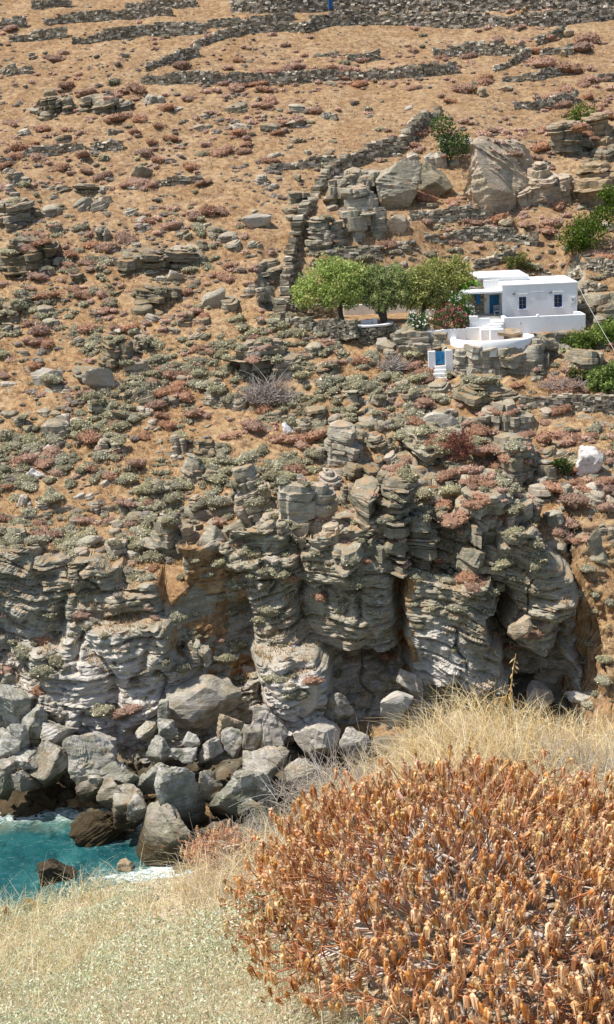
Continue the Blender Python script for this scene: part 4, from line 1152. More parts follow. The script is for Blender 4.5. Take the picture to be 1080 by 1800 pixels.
W([(252, 146), (400, 146), (540, 145), (650, 140), (744, 134), (800, 128)], 1.35, 'long dark terrace wall across the upper middle')
W([(512, 54), (540, 56), (566, 46)], 1.5, 'square stone field hut corner beside the tall pale walls', .8)
W([(408, 20), (480, 22), (545, 20), (585, 16), (700, 18), (860, 18), (1000, 14), (1110, 8)], 2.1, 'tallest pale stone wall along the very top edge', .7, PALE)
W([(545, 45), (650, 42), (760, 46), (850, 47), (960, 45), (1040, 36), (1110, 24)], 1.75, 'second tall pale stone wall under the top one', .7, PALE)
W([(556, 98), (592, 98)], .8, 'tiny heap-like wall piece in the straw field', top_jit=.4)
W([(612, 106), (640, 107), (666, 104)], 1.2, 'short dark wall piece in the straw field')
W([(762, 100), (840, 96), (922, 98)], 1.4, 'middle right terrace wall behind the round rust bushes')
W([(944, 80), (968, 72), (992, 64)], 1.4, 'dark slanting wall end among the round rust bushes')
W([(952, 96), (1004, 94)], 1.1, 'short wall beside the biggest round rust bush')
W([(870, 125), (892, 118), (930, 104)], 1.2, 'dark slanting wall joining the terrace wall from below', top_jit=.4)
W([(885, 143), (950, 140), (1006, 126)], .9, 'curving low wall above the tan rock dome')
W([(1050, 140), (1100, 136)], 1.0, 'wall stub at the upper right edge')
W([(905, 192), (980, 188), (1012, 178)], 1.1, 'neat small wall on top of the tan rock dome')
W([(0, 282), (60, 270), (140, 262), (215, 262)], .8, 'ruined low wall across the left slope', top_jit=.5)
W([(228, 330), (300, 325), (352, 318)], .6, 'ruined stone line in the middle of the left slope', top_jit=.5)
W([(480, 298), (540, 294), (590, 290)], .9, 'low stack wall left of the diagonal wall', top_jit=.3)
W([(772, 194), (738, 230), (704, 264), (660, 276), (615, 292), (588, 314), (560, 336), (538, 376), (522, 420), (511, 470), (502, 520), (492, 552)], 1.5, 'long diagonal stone wall climbing from the tree terrace to the fig bush', 1.0, top_jit=.55, ls=(.3, .95), hs=(.18, .42))
W([(722, 386), (800, 386), (866, 383)], 1.1, 'terrace wall just below the two big boulders')
W([(748, 418), (830, 418), (905, 420), (942, 430)], 1.0, 'tumbled terrace wall above the house', top_jit=.35)
W([(566, 452), (620, 450), (668, 450)], .8, 'low wall piece directly above the tamarisk trees', top_jit=.2)
W([(600, 442), (680, 440), (720, 436)], .6, 'short retaining wall among rust shrubs above the trees', top_jit=.2)
W([(836, 470), (872, 460), (905, 452)], 1.0, 'rubble wall behind the flat roofed house', top_jit=.3)
W([(960, 482), (1020, 486), (1100, 492)], 1.2, 'wall behind the right end of the house')
W([(1020, 520), (1062, 514)], .9, 'small wall behind the house corner')
DK = [(.20, .195, .16), (.27, .265, .225), (.15, .145, .12), (.33, .32, .28), (.24, .22, .18)]
W([(498, 576), (530, 590), (560, 598), (604, 592), (625, 590)], 1.55, 'curved grey retaining wall under the leftmost tamarisk', .6, DK, [129.6, 128.4, 127.4, 126.4, 125.6], top_jit=.04)
# round bastion
def bastion():
    rng = np.random.default_rng(66)
    c = PW(655, 620, 126.0); r = 1.75
    a = np.linspace(R(170), R(370), 24)
    pts = np.column_stack([c[0] + r * np.cos(a), c[1] + 1.3 + r * np.sin(a) * .9, np.full(24, c[2])])
    mb = stone_courses(pts, 27.9 - c[2], .5, rng, (.2, .5), (.11, .2), DK, top_jit=.02)
    root = empty('stone_bastion', (c[0], c[1] + 1.3, c[2]), 'rounded grey stone bastion with a white rim in front of the trees', 'wall')
    mb.V = [v - np.array([c[0], c[1] + 1.3, c[2]]) for v in mb.V]
    o = ob('stones', mb.mesh('stones'), M['stone'], root); o['kind'] = 'stuff'
    rim = MB()
    k = 26; a = np.linspace(R(165), R(375), k); zr = 27.9 - c[2]
    ring = lambda rr, z: np.column_stack([rr * np.cos(a), rr * .9 * np.sin(a), np.full(k, z)])
    V = np.concatenate([ring(r + .3, zr), ring(r + .3, zr + .14), ring(r - .32, zr + .14), ring(r - .32, zr)])
    rim.add(V, grid_faces(4, k)); ob('rim', rim.mesh('rim'), M['white_worn'], root)
    for x0, x1, y0, y1, h in ((-.9, .1, .0, .35, .42), (.15, .6, -.1, .25, .5)):
        mb = MB(); mb.add(box_v(x0, x1, y0, y1, zr - .1, zr + h), BOXF); ob('seat_block', mb.mesh('seat_block'), M['white_worn'], root)
bastion()
W([(690, 608), (715, 612), (742, 604)], 1.3, 'short stone wall between the bastion and the white oleander wall', .6, DK, [125.2, 124.8, 124.6], top_jit=.08)
W([(918, 716), (985, 716), (1100, 722)], 1.25, 'overgrown low stone wall under the right green bushes')
W([(512, 556), (560, 557), (596, 552)], 1.1, 'dark low wall behind the leftmost tamarisk trunk', .5, DK, [133, 133, 133], top_jit=.05)

# ================================================================ THE HOUSE
def boxpart(name, b, mat, parent, bev=.0):
    x0, x1, y0, y1, z0, z1 = b
    bm = bmesh.new()
    for v in box_v(*b): bm.verts.new(v)
    bm.verts.ensure_lookup_table()
    for f in BOXF: bm.faces.new([bm.verts[i] for i in f])
    if bev: bmesh.ops.bevel(bm, geom=list(bm.edges), offset=bev, segments=2, affect='EDGES', profile=.6)
    bmesh.ops.recalc_face_normals(bm, faces=bm.faces)
    me = bpy.data.meshes.new(name); bm.to_mesh(me); bm.free()
    return ob(name, me, mat, parent)

def house():
    Yf = 127.0
    L0 = PW(883, 505, Yf); R0 = PW(1015, 497, Yf)
    fl = 28.2
    x0, x1 = L0[0], R0[0]; zt = (L0[2] + R0[2]) / 2
    H = zt - fl; Wd = x1 - x0
    root = empty('white_house', (x0, Yf, fl), 'white flat roofed cube house with blue door and two small windows', 'house')
    D = 6.2
    wins = [(912.5, 925.5, 522, 543), (974.5, 988.5, 518, 539.5)]
    wr = []
    for a, b, t, bo in wins:
        pa, pb = PW(a, t, Yf), PW(b, bo, Yf); wr.append((pa[0] - x0, pb[0] - x0, pb[2] - fl, pa[2] - fl))
    # front wall in panels round the two openings so the windows are truly recessed
    mb = MB(); th = .4
    xs = sorted([0, Wd] + [v for w_ in wr for v in w_[:2]])
    for i in range(len(xs) - 1):
        a, b = xs[i], xs[i + 1]
        w_ = [w for w in wr if abs(w[0] - a) < 1e-6]
        if w_:
            mb.add(box_v(a, b, 0, th, -1.7, w_[0][2]), BOXF); mb.add(box_v(a, b, 0, th, w_[0][3], H), BOXF)
        else: mb.add(box_v(a, b, 0, th, -1.7, H), BOXF)
    ob('front_wall', mb.mesh('front_wall'), M['white'], root)
    boxpart('side_wall', (0, th, th + .002, D, -1.7, H - .003), M['white'], root)
    boxpart('side_wall', (Wd - th, Wd, th + .002, D, -1.7, H - .003), M['white'], root)
    boxpart('rear_wall', (th, Wd - th, D - th, D, -1.7, H - .005), M['white'], root)
    boxpart('roof', (-.06, Wd + .06, -.06, D + .06, H + .002, H + .16), M['white'], root, .05)
    for q, (a, b, z0, z1) in enumerate(wr):
        fr = MB(); f = .085
        for bb in ((a, a + f, z0, z1), (b - f, b, z0, z1), (a + f, b - f, z0, z0 + f), (a + f, b - f, z1 - f, z1)):
            fr.add(box_v(bb[0], bb[1], .06, .16, bb[2], bb[3]), BOXF)
        w_ = ob('window', fr.mesh('window'), M['blue_deep'], root)
        mu = MB(); cx = (a + b) / 2
        mu.add(box_v(cx - .035, cx + .035, .075, .14, z0 + f, z1 - f), BOXF)
        for t in (.36, .68):
            zz = z0 + (z1 - z0) * t; mu.add(box_v(a + f, cx - .035, .08, .13, zz - .02, zz + .02), BOXF); mu.add(box_v(cx + .035, b - f, .08, .13, zz - .02, zz + .02), BOXF)
        ob('mullion', mu.mesh('mullion'), M['metal_grey'], w_)
        boxpart('pane', (a + f, b - f, .15, .17, z0 + f, z1 - f), M['glass'], w_)
        boxpart('lintel_ledge', (a - .12, b + .12, -.05, -.002, z1 + .22, z1 + .28), M['white'], root, .012)
        boxpart('sill', (a - .06, b + .06, -.05, .1, z0 - .06, z0 - .004), M['white'], w_, .012)
    pm = PW(945, 511, Yf)
    boxpart('wall_ledge', (pm[0] - x0 - .55, pm[0] - x0 + .55, -.045, -.002, pm[2] - fl - .1, pm[2] - fl - .05), M['white'], root, .01)
    for px, py in ((903, 516), (967.5, 513.5)):
        p = PW(px, py, Yf)
        V, F = ICO[3]; mb = MB(); mb.add(V * np.array([.12, .1, .12]) + [0, -.12, 0], F); mb.add(box_v(-.05, .05, -.06, 0, -.09, .09), BOXF)
        o = ob('wall_lamp', mb.mesh('wall_lamp'), M['metal_grey'], root, (p[0] - x0, -.003, p[2] - fl))
    p = PW(1007, 528, Yf)
    mb_ = boxpart('meter_box', (p[0] - x0 - .22, p[0] - x0 + .22, -.1, -.002, p[2] - fl - .34, p[2] - fl + .32), M['concrete'], root, .02)
    boxpart('meter_door', (p[0] - x0 - .16, p[0] - x0 + .16, -.125, -.102, p[2] - fl - .27, p[2] - fl + .25), M['white_worn'], mb_)
    boxpart('meter_glass', (p[0] - x0 - .07, p[0] - x0 + .07, -.14, -.127, p[2] - fl + .02, p[2] - fl + .18), M['metal_grey'], mb_)
    # rear block, a little taller, to the left
    a = PW(848, 490, 130.6); b = PW(928, 486, 130.6)
    ra, rb_, rz = a[0] - x0, b[0] - x0, a[2] - fl
    boxpart('rear_block', (ra, rb_, 3.3, 9.0, -1.7, rz), M['white'], root, .03)
    boxpart('rear_roof', (ra - .5, rb_ + .05, 3.2, 9.1, rz + .002, rz + .16), M['white'], root, .04)
    # porch wall with the blue door
    pd = PW(861, 519, 128.8); pe = PW(877.5, 555, 128.8)
    boxpart('porch_wall', (ra - .05, -.003, 1.95, 2.3, -1.7, 3.0), M['white_worn'], root)
    dx0, dx1 = pd[0] - x0, pe[0] - x0; dz1 = pd[2] - fl; dz0 = max(.05, pe[2] - fl)
    dr = boxpart('door', (dx0, dx1, 1.86, 1.946, dz0, dz1), M['blue'], root, .01)
    n = 4
    for i in range(n):
        w = (dx1 - dx0) / n
        boxpart('plank', (dx0 + i * w + .015, dx0 + (i + 1) * w - .015, 1.83, 1.858, dz0 + .03, dz1 - .03), M['blue'], dr, .008)
    mb = MB(); mb.add(*tube([[dx1 - .12, 1.78, dz0 + 1.0], [dx1 - .12, 1.825, dz0 + 1.0]], .03, 8)); ob('handle', mb.mesh('handle'), M['metal_grey'], dr)
    # stone side wall of the porch and the shuttered opening
    mb = stone_courses([[ra - 1.3, 2.2, 0], [ra - .1, 2.2, 0]], 2.55, .4, np.random.default_rng(4), (.2, .5), (.12, .22), [(.34, .31, .27), (.42, .38, .33), (.27, .25, .22)], top_jit=0)
    so = ob('stone_side', mb.mesh('stone_side'), M['stone'], root); so['kind'] = 'stuff'
    ps = PW(841, 524, 128.8)
    boxpart('shutter', (ps[0] - x0 - .2, ps[0] - x0 + .2, 1.78, 1.86, ps[2] - fl - .55, ps[2] - fl + .45), M['blue'], root, .01)
    # porch canopy and post
    c0 = PW(817, 518, 126.6); c1 = PW(884, 514, 126.6)
    cz = (c0[2] + c1[2]) / 2 - fl
    boxpart('porch_roof', (c0[0] - x0, -.004, -.35, 3.1, cz - .02, cz + .16), M['white'], root, .03)
    mb = MB(); mb.add(*tube([[c0[0] - x0 + .25, -.15, -.9], [c0[0] - x0 + .25, -.15, cz - .025]], .055, 10)); ob('porch_post', mb.mesh('porch_post'), M['pipe_white'], root)
    boxpart('porch_floor', (c0[0] - x0, -.004, -.3, 1.94, -1.8, .02), M['concrete'], root)
    return root, x0, x1, fl
house_root, HX0, HX1, HFL = house()

def house_front():
    # low white forecourt wall
    Yw = 124.9
    a = PW(886, 558, Yw); b = PW(1030, 553, Yw)
    zt = (a[2] + b[2]) / 2
    root = empty('forecourt_wall', (a[0], Yw, 26.6), 'long low white wall in front of the cube house', 'wall')
    L = b[0] - a[0]; h = zt - 26.6
    boxpart('wall', (0, L, 0, .3, -.6, h), M['white'], root, .04)
    boxpart('return_wall', (L - .32, L - .002, .302, 2.1, -.6, h - .01), M['white'], root, .03)
    boxpart('return_wall', (.002, .32, .302, 2.0, -.6, h - .01), M['white'], root, .03)
    p = PW(946, 555, Yw)
    V, F = ICO[3]; mb = MB(); mb.add(V * np.array([.16, .14, .13]), F); ob('stone_knob', mb.mesh('stone_knob'), M['white'], root, (p[0] - a[0], .15, h + .06))
    p = PW(1020, 550, Yw); boxpart('corner_block', (L - .95, L - .35, .0 + .32, .75, -.2, h + .2), M['white'], root, .05)
    p = PW(915, 569, Yw); mb = MB(); mb.add(*tube([[p[0] - a[0], -.14, p[2] - 26.6 + .08], [p[0] - a[0], -.02, p[2] - 26.6]], [.05, .07], 8)); ob('drain_spout', mb.mesh('drain_spout'), M['concrete'], root)
    # white wall with oleanders on the left, stepped
    Y2 = 124.3
    q = [PW(x, y, Y2) for x, y in ((735, 583), (775, 580), (820, 577), (845, 572))]
    r2 = empty('planter_wall', (q[0][0], Y2, PAD_Z - 2), 'white stepped wall below the oleanders', 'wall')
    base = PW(770, 612, Y2)[2]
    for i in range(3):
        boxpart('wall', (q[i][0] - q[0][0] + (.003 if i else 0), q[i + 1][0] - q[0][0], 0, .32, base - (PAD_Z - 2) - .6, q[i][2] - PAD_Z + 2 + .02 * i), M['white'], r2, .03)
    a1 = PW(826, 556, Y2 + .5); a2 = PW(862, 559, Y2 + .5)
    boxpart('upper_wall', (a1[0] - q[0][0], a2[0] - q[0][0], .5, .8, .8, a2[2] - PAD_Z + 2), M['white'], r2, .04)
    boxpart('upper_wall', (a1[0] - q[0][0] - .003, a1[0] - q[0][0] + .75, .49, .81, a2[2] - PAD_Z + 1.9, a1[2] - PAD_Z + 2), M['white'], r2, .04)
    # steps up to the porch
    st = empty('porch_steps', PW(866, 580, 124.0), 'white stone steps climbing to the porch', 'steps')
    s0 = np.array(st.location)
    for i, (xa, xb, yt) in enumerate(((846, 878, 580), (852, 882, 575.5), (860, 886, 570.5), (868, 886, 566))):
        yy = 123.3 + i * .42
        A, B = PW(xa, yt, yy), PW(xb, yt, yy)
        boxpart('step', (A[0] - s0[0], B[0] - s0[0], yy - s0[1], yy + (.415 if i < 3 else .8), -1.2, A[2] - s0[2]), M['white_worn'], st, .03)
    A, B = PW(862, 579, 122.6), PW(886, 592, 122.6)
    boxpart('side_block', (A[0] - s0[0], B[0] - s0[0], 122.5 - s0[1], 123.25 - s0[1], -1.5, A[2] - s0[2]), M['white'], st, .05)
    # round terrace
    c = PW(866, 594, 123.6); rx = 73.5 / ppm(c); ry = rx * .8
    zt = PW(866, 600, 123.6 - ry)[2]
    rt = empty('round_terrace', (c[0], c[1], zt), 'round white walled terrace on the layered crag', 'terrace')
    k = 72; a = np.linspace(0, 2 * np.pi, k, endpoint=False); rng = np.random.default_rng(8)
    wob = 1 + .012 * vnoise(np.cos(a) * 2, np.sin(a) * 2, 0, 5)
    def ring(o, z): return np.column_stack([(rx + o) * wob * np.cos(a), (ry + o) * wob * np.sin(a), np.full(k, z) + .03 * vnoise(np.cos(a) * 3, np.sin(a) * 3, z, 6)])
    V = np.concatenate([ring(.0, -1.35), ring(.01, -.5), ring(0, -.06), ring(-.06, 0), ring(-.44, 0), ring(-.5, -.06), ring(-.5, -1.0)])
    mb = MB(); mb.add(V, grid_faces(7, k, True)); ob('parapet', mb.mesh('parapet', True), M['white'], rt)
    mb = MB(); V = np.vstack([ring(-.45, -.32), [[0, 0, -.30]]]); j = np.arange(k); mb.add(V, np.stack([j, (j + 1) % k, np.full(k, k)], -1)); ob('earth_floor', mb.mesh('earth_floor'), M['terrace'], rt)
    # blue gate with its posts and steps
    Yg = 121.6
    A, B = PW(753, 618, Yg), PW(766, 660, Yg); C_, D_ = PW(782.5, 640, Yg), PW(792, 618, Yg)
    gz = C_[2] - .08
    g = empty('garden_gate', (A[0], Yg, gz), 'small blue gate between white posts below the planter wall', 'gate')
    X = lambda px: PW(px, 630, Yg)[0] - A[0]
    ht = A[2] - gz
    boxpart('gate_post', (0, X(766), 0, .45, -1.1, ht), M['white'], g, .04)
    boxpart('gate_post', (X(783), X(797), 0, .5, -1.1, ht + .05), M['white'], g, .04)
    boxpart('lintel_rear', (X(766) + .003, X(783) - .003, .7, .95, 0, ht - .25), M['white'], g, .03)
    lf = boxpart('gate_frame', (X(766) + .02, X(783) - .02, .16, .2, .06, ht - .06), M['blue_light'], g, .01)
    m = 5; gx0, gx1 = X(766) + .02, X(783) - .02
    for i in range(m):
        w = (gx1 - gx0) / m; boxpart('board', (gx0 + i * w + .015, gx0 + (i + 1) * w - .015, .13, .158, .08, ht - .1), M['blue_light'], lf, .006)
    mb = MB(); mb.add(*tube([[gx0 + .03, .115, .15], [gx1 - .03, .115, ht - .2]], .035, 6)); ob('diagonal_brace', mb.mesh('diagonal_brace'), M['blue'], lf)
    for i in range(4):
        yy = -.02 - i * .36; xa, xb = X(764 - i * 2.5), X(784 - i * .5)
        boxpart('step', (xa, xb, yy - .355, yy, -1.5, -.02 - i * .27), M['white_worn'], g, .03)
house_front()

def yard():
    # white fence wall behind the tamarisks, in two runs, with a blue door between
    Y = 134.5
    for (x0, x1, yt, yb, lab) in ((604, 660, 537, 566, 'whitewashed yard wall behind the leftmost tamarisks'), (680, 738, 537, 568, 'whitewashed yard wall behind the middle tamarisks'), (738, 812, 545, 562, 'low white yard wall behind the right tamarisk')):
        a, b = PW(x0, yt, Y), PW(x1, yb, Y)
        o = boxpart('yard_wall', (a[0], b[0], Y, Y + .3, min(b[2], PAD_Z) - .3, a[2]), M['white_worn'], None, .04); tag(o, lab, 'wall', 'white yard walls')
    a, b = PW(661, 540, Y), PW(670, 558, Y)
    r = empty('yard_door', (a[0], Y, b[2]), 'little blue yard door between the tamarisk trunks', 'door')
    boxpart('leaf', (0, b[0] - a[0], .05, .1, 0, a[2] - b[2]), M['blue'], r, .01)
    boxpart('frame', (-.1, b[0] - a[0] + .1, .105, .2, -.2, a[2] - b[2] + .12), M['white_worn'], r, .01)
    # porch chair
    p = PW(874, 560, 126.9); r = empty('porch_chair', (p[0], p[1], HFL + .02), 'grey blue chair standing before the blue door', 'chair')
    boxpart('seat', (-.28, .28, -.25, .25, .42, .48), M['metal_grey'], r, .015)
    boxpart('backrest', (-.28, .28, .2, .26, .52, .95), M['metal_grey'], r, .015)
    for sx in (-.24, .24):
        for sy in (-.2, .2): boxpart('leg', (sx - .03, sx + .03, sy - .03, sy + .03, 0, .418), M['metal_grey'], r)
    # overhead cable
    A = PW(1015, 499, 127.2); B = PW(1130, 690, 112)
    t = np.linspace(0, 1, 30)[:, None]; P = A * (1 - t) + B * t; P[:, 2] -= (.8 * 4 * t * (1 - t))[:, 0] * .5
    mb = MB(); mb.add(*tube(P, .017, 6)); o = ob('cable', mb.mesh('cable'), M['cable']); tag(o, 'pale cable running down from the right corner of the house', 'cable')
    # small blue thing in the top wall
    a = hit(582, 17)[0]; r = empty('wall_gate', a + np.array([0, -.5, 0]), 'narrow bright blue gate set in the tallest top wall', 'gate')
    boxpart('panel', (-.22, .22, -.05, .05, .05, 1.5), M['blue_deep'], r, .02)
    boxpart('post', (-.34, -.225, -.07, .07, 0, 1.6), M['blue_light'], r, .02)
yard()

# ================================================================ TREES AND BUSHES BY THE HOUSE
def tree(name, label, base, lobes, trunks, n, pal, L=.34, W=.13, droop=.25, trunk_r=.27, seed=1, group=None, core=(.05, .06, .02), cat='tree'):
    rng = np.random.default_rng(seed); base = np.asarray(base, float)
    root = empty(name, base, label, cat, group)
    mb = MB()
    for (dx, dy, hz) in trunks:
        k = 8; t = np.linspace(0, 1, k)
        P = np.column_stack([dx * t ** 1.2 + .08 * np.sin(t * 7 + seed), dy * t, hz * t]); P[0, 2] = -.3
        mb.add(*tube(P, np.linspace(trunk_r, trunk_r * .5, k), 8), col=(.10, .085, .065))
        for lb in lobes:
            c = np.array(lb[:3]); d = c - P[-1]
            if np.linalg.norm(d[:2]) > 2.6: continue
            tt = np.linspace(0, 1, 6)[:, None]
            Q = P[-2] * (1 - tt) + c * tt; Q[:, 2] += .25 * np.sin(tt[:, 0] * 3.1)
            mb.add(*tube(Q, np.linspace(trunk_r * .45, .03, 6), 6), col=(.10, .085, .065))
    ob('trunk', mb.mesh('trunk'), M['bark'], root)
    mb = MB(); w = np.array([l[3] ** 2 for l in lobes]); k = rng.choice(len(lobes), n, p=w / w.sum())
    LC = np.array([l[:3] for l in lobes]); LR = np.array([l[3] for l in lobes])
    # sprays: sub-clumps inside every lobe
    sub = []
    for c, r in zip(LC, LR):
        m = max(10, int(26 * r * r)); d = rng.normal(size=(m, 3)); d /= np.linalg.norm(d, axis=1)[:, None]
        sub.append(c + d * r * rng.uniform(.45, 1.0, m)[:, None] * np.array([1, 1, .8]))
    sub_i = [rng.integers(0, len(s), n) for s in sub]
    S = np.array([sub[k[i]][sub_i[k[i]][i]] for i in range(n)])
    d = rng.normal(size=(n, 3)); d /= np.linalg.norm(d, axis=1)[:, None]
    rr = rng.uniform(.1, 1, n) ** .5 * .36 * LR[k] ** .5
    C = S + d * rr[:, None]
    out = C - LC[k]; out /= np.linalg.norm(out, axis=1)[:, None] + 1e-6
    U = out * .55 + rng.normal(size=(n, 3)) * .5 + np.array([0, 0, .15 - droop]); U /= np.linalg.norm(U, axis=1)[:, None]
    V, F, c = leaf_quads(C, U, L * rng.uniform(.5, 1.4, n), W * rng.uniform(.6, 1.3, n), rng, pick(rng, pal, n, .16))
    mb.add(V, F, c)
    ob('crown', mb.mesh('crown'), M['leaf'], root)
    return root
TAM = [(.38, .45, .13), (.31, .39, .105), (.45, .50, .18), (.23, .29, .075)]
TAM2 = [(.42, .43, .13), (.48, .48, .17), (.33, .35, .10), (.25, .27, .08)]
def px_lobes(base, L):
    out = []
    for px, py, dY, rpx in L:
        p = PW(px, py, base[1] + dY); out.append((*(p - base), rpx * 1.25 / ppm(p)))
    return out
TG = 'tamarisk trees on the terrace'
def tam(bpx, bpy, Y, lob, tr, label, seed, pal, n=5200):
    b = PW(bpx, bpy, Y); b[2] = PAD_Z - .05
    lob = [(p_[0], p_[1] + 6, p_[2], p_[3]) for p_ in lob] + [(bpx - 22, 528, -.4, 15), (bpx + 18, 530, -.3, 14)]
    tree('tamarisk_tree', label, b, px_lobes(b, lob), tr, int(n * 1.6), pal, seed=seed, group=TG, L=.30, W=.12)
tam(600, 562, 128.6, [(545, 512, 0, 26), (560, 485, 0, 28), (578, 465, .5, 22), (600, 490, -.5, 30), (625, 478, .5, 26), (620, 510, -1, 20), (580, 515, -1, 22), (535, 505, .3, 18), (600, 462, 0, 18)], [(.1, 0, 2.3)], 'leftmost and widest tamarisk tree, beside the dark low wall', 1, TAM, 6400)
tam(676, 566, 128.0, [(648, 508, 0, 22), (668, 488, 0, 26), (692, 480, .3, 24), (700, 505, -.6, 24), (672, 518, -.8, 20), (640, 490, .4, 18), (715, 492, .2, 16), (655, 472, .6, 16)], [(-.9, .2, 2.2), (.35, 0, 2.2)], 'two stemmed tamarisk tree in the middle of the row', 2, TAM, 5200)
tam(744, 560, 128.2, [(725, 505, 0, 24), (745, 485, 0, 24), (735, 520, -.6, 20), (760, 505, -.3, 22), (715, 490, .4, 16), (750, 470, .4, 16)], [(.1, 0, 2.0)], 'yellowish tamarisk tree above the small white oleander', 3, TAM2, 4400)
tam(768, 562, 130.0, [(785, 480, 0, 28), (805, 470, .4, 24), (768, 468, .5, 22), (795, 500, -.3, 24), (815, 488, .3, 16), (778, 505, -.5, 16)], [(.9, 0, 2.4)], 'rightmost tamarisk tree with a leaning trunk near the house', 4, TAM2, 4800)

def flower_bush(label, px, py, Y, lob, seed, pal, fcol, nf, n=1500):
    b = PW(px, py, Y)
    rng = np.random.default_rng(seed); lobes = px_lobes(b, lob)
    root = empty('oleander_bush', b, label, 'bush')
    mb = MB(); LC = np.array([l[:3] for l in lobes]); LR = np.array([l[3] for l in lobes])
    k = rng.integers(0, len(lobes), n); d = rng.normal(size=(n, 3)); d /= np.linalg.norm(d, axis=1)[:, None]
    C = LC[k] + d * (LR[k] * rng.uniform(.2, 1.05, n))[:, None]
    U = d * .5 + rng.normal(size=(n, 3)) * .4 + [0, 0, .4]; U /= np.linalg.norm(U, axis=1)[:, None]
    mb.add(*[a for a in leaf_quads(C, U, .26 * rng.uniform(.6, 1.3, n), .09, rng, pick(rng, pal, n))])
    ob('foliage', mb.mesh('foliage'), M['leaf'], root)
    mb = MB()
    for i in range(5): mb.add(*tube([[.25 * math.cos(i * 1.3), .2 * math.sin(i * 1.3), -.3], LC[i % len(LC)] * .7], [.05, .03], 5), col=(.2, .17, .12))
    ob('stems', mb.mesh('stems'), M['bark'], root)
    mb = MB(); k = rng.integers(0, len(lobes), nf); d = rng.normal(size=(nf, 3)); d[:, 1] -= .35; d[:, 2] += .35; d /= np.linalg.norm(d, axis=1)[:, None]
    C = LC[k] + d * (LR[k] * 1.02)[:, None]
    for c, q in zip(C, pick(rng, fcol, nf)):
        m = 5; u = rng.normal(size=(m, 3)); u /= np.linalg.norm(u, axis=1)[:, None]
        mb.add(*leaf_quads(np.repeat(c[None], m, 0) + u * .06, u, .16, .12, rng, np.repeat(q[None], m, 0)))
    o = ob('flowers', mb.mesh('flowers'), M['leaf'], root); o['kind'] = 'stuff'
OL = [(.12, .20, .05), (.16, .26, .07), (.09, .15, .04)]
flower_bush('small white flowering oleander at the left end of the planter wall', 736, 578, 125.0, [(730, 568, 0, 12), (742, 562, 0, 13), (738, 572, -.2, 12), (726, 558, 0, 8)], 41, OL, [(.85, .85, .78)], 60, 1200)
flower_bush('pink red flowering oleander in the middle of the planter wall', 785, 574, 125.0, [(772, 562, 0, 12), (785, 555, 0, 16), (800, 560, 0, 16), (812, 565, .1, 12), (790, 548, .3, 13)], 42, [(.13, .17, .05), (.22, .18, .06), (.09, .13, .04)], [(.62, .06, .14), (.72, .12, .20), (.55, .16, .13)], 85, 1700)
flower_bush('tall white flowering oleander beside the porch post', 810, 574, 125.9, [(805, 540, 0, 16), (815, 528, 0, 13), (800, 525, .2, 10), (820, 548, 0, 13), (812, 560, 0, 14)], 43, OL, [(.85, .85, .78)], 80, 1700)
def green_bush(label, px, py, lob, seed, pal, n, Y=None, name='green_bush', L=.26, W=.15, cat='bush'):
    b = hit(px, py)[0] if Y is None else PW(px, py, Y)
    tree(name, label, b, px_lobes(b, lob), [(0.1, 0, .5), (-.3, .1, .5)], n, pal, seed=seed, L=L, W=W, trunk_r=.1, droop=0., cat=cat)
LENT = [(.075, .12, .022), (.11, .16, .03), (.055, .09, .018), (.14, .19, .045)]
LENT2 = [(.18, .26, .05), (.23, .31, .065), (.12, .19, .038), (.27, .35, .08)]
green_bush('big dark green bush on the right slope above the house', 1030, 436, [(1005, 415, 0, 24), (1030, 395, .2, 26), (1055, 385, .5, 22), (1040, 415, -.5, 26), (1075, 372, .6, 20), (1072, 340, 1.5, 18), (1015, 425, -.4, 18), (1085, 350, 1.2, 18)], 51, LENT, 5200)
green_bush('fig bush with a pale stem beside the diagonal wall', 790, 290, [(775, 215, 0, 16), (790, 235, 0, 20), (800, 258, -.3, 22), (785, 250, 0, 16), (768, 228, 0, 10), (812, 245, 0, 12)], 52, [(.10, .17, .045), (.15, .22, .07), (.075, .12, .03)], 1500, L=.30, W=.2)
green_bush('dark green bush right of the tan rock dome', 1020, 228, [(1010, 205, 0, 16), (1028, 198, .2, 18), (1022, 215, -.2, 16), (1045, 210, .2, 10)], 53, LENT, 1700)
green_bush('upper green bush at the right edge beside the low house wall', 1045, 612, [(1010, 600, 0, 20), (1035, 592, 0, 22), (1060, 590, 0, 24), (1085, 600, 0, 24), (1025, 615, -.4, 14), (1075, 580, .5, 18), (1000, 612, -.2, 12)], 54, LENT2, 6500)
green_bush('lower green bush at the right edge above the overgrown wall', 1070, 690, [(1060, 665, 0, 22), (1085, 655, .2, 22), (1075, 680, -.4, 18), (1045, 672, 0, 14)], 55, LENT2, 4000)
green_bush('round olive green bush left of the lower green bush', 1018, 672, [(1018, 662, 0, 15), (1008, 660, .1, 11), (1030, 660, .1, 10)], 56, [(.15, .17, .05), (.20, .20, .06), (.11, .12, .04)], 1100)
green_bush('tiny green bush left of the white marble boulder', 988, 832, [(985, 818, 0, 13), (998, 822, 0, 9)], 57, LENT, 600)
green_bush('dull green bush on the terrace above the house roof', 912, 474, [(900, 462, 0, 14), (915, 458, 0, 13), (930, 464, 0, 9)], 58, [(.17, .19, .07), (.22, .22, .09), (.12, .13, .05)], 1000)
green_bush('bright green vine over the porch roof', 822, 520, [(812, 512, 0, 10), (825, 505, 0, 12), (835, 500, 0, 10)], 59, [(.18, .34, .03), (.24, .42, .05), (.13, .25, .03)], 1000, 129.5, 'vine', .2, .16, 'vine')
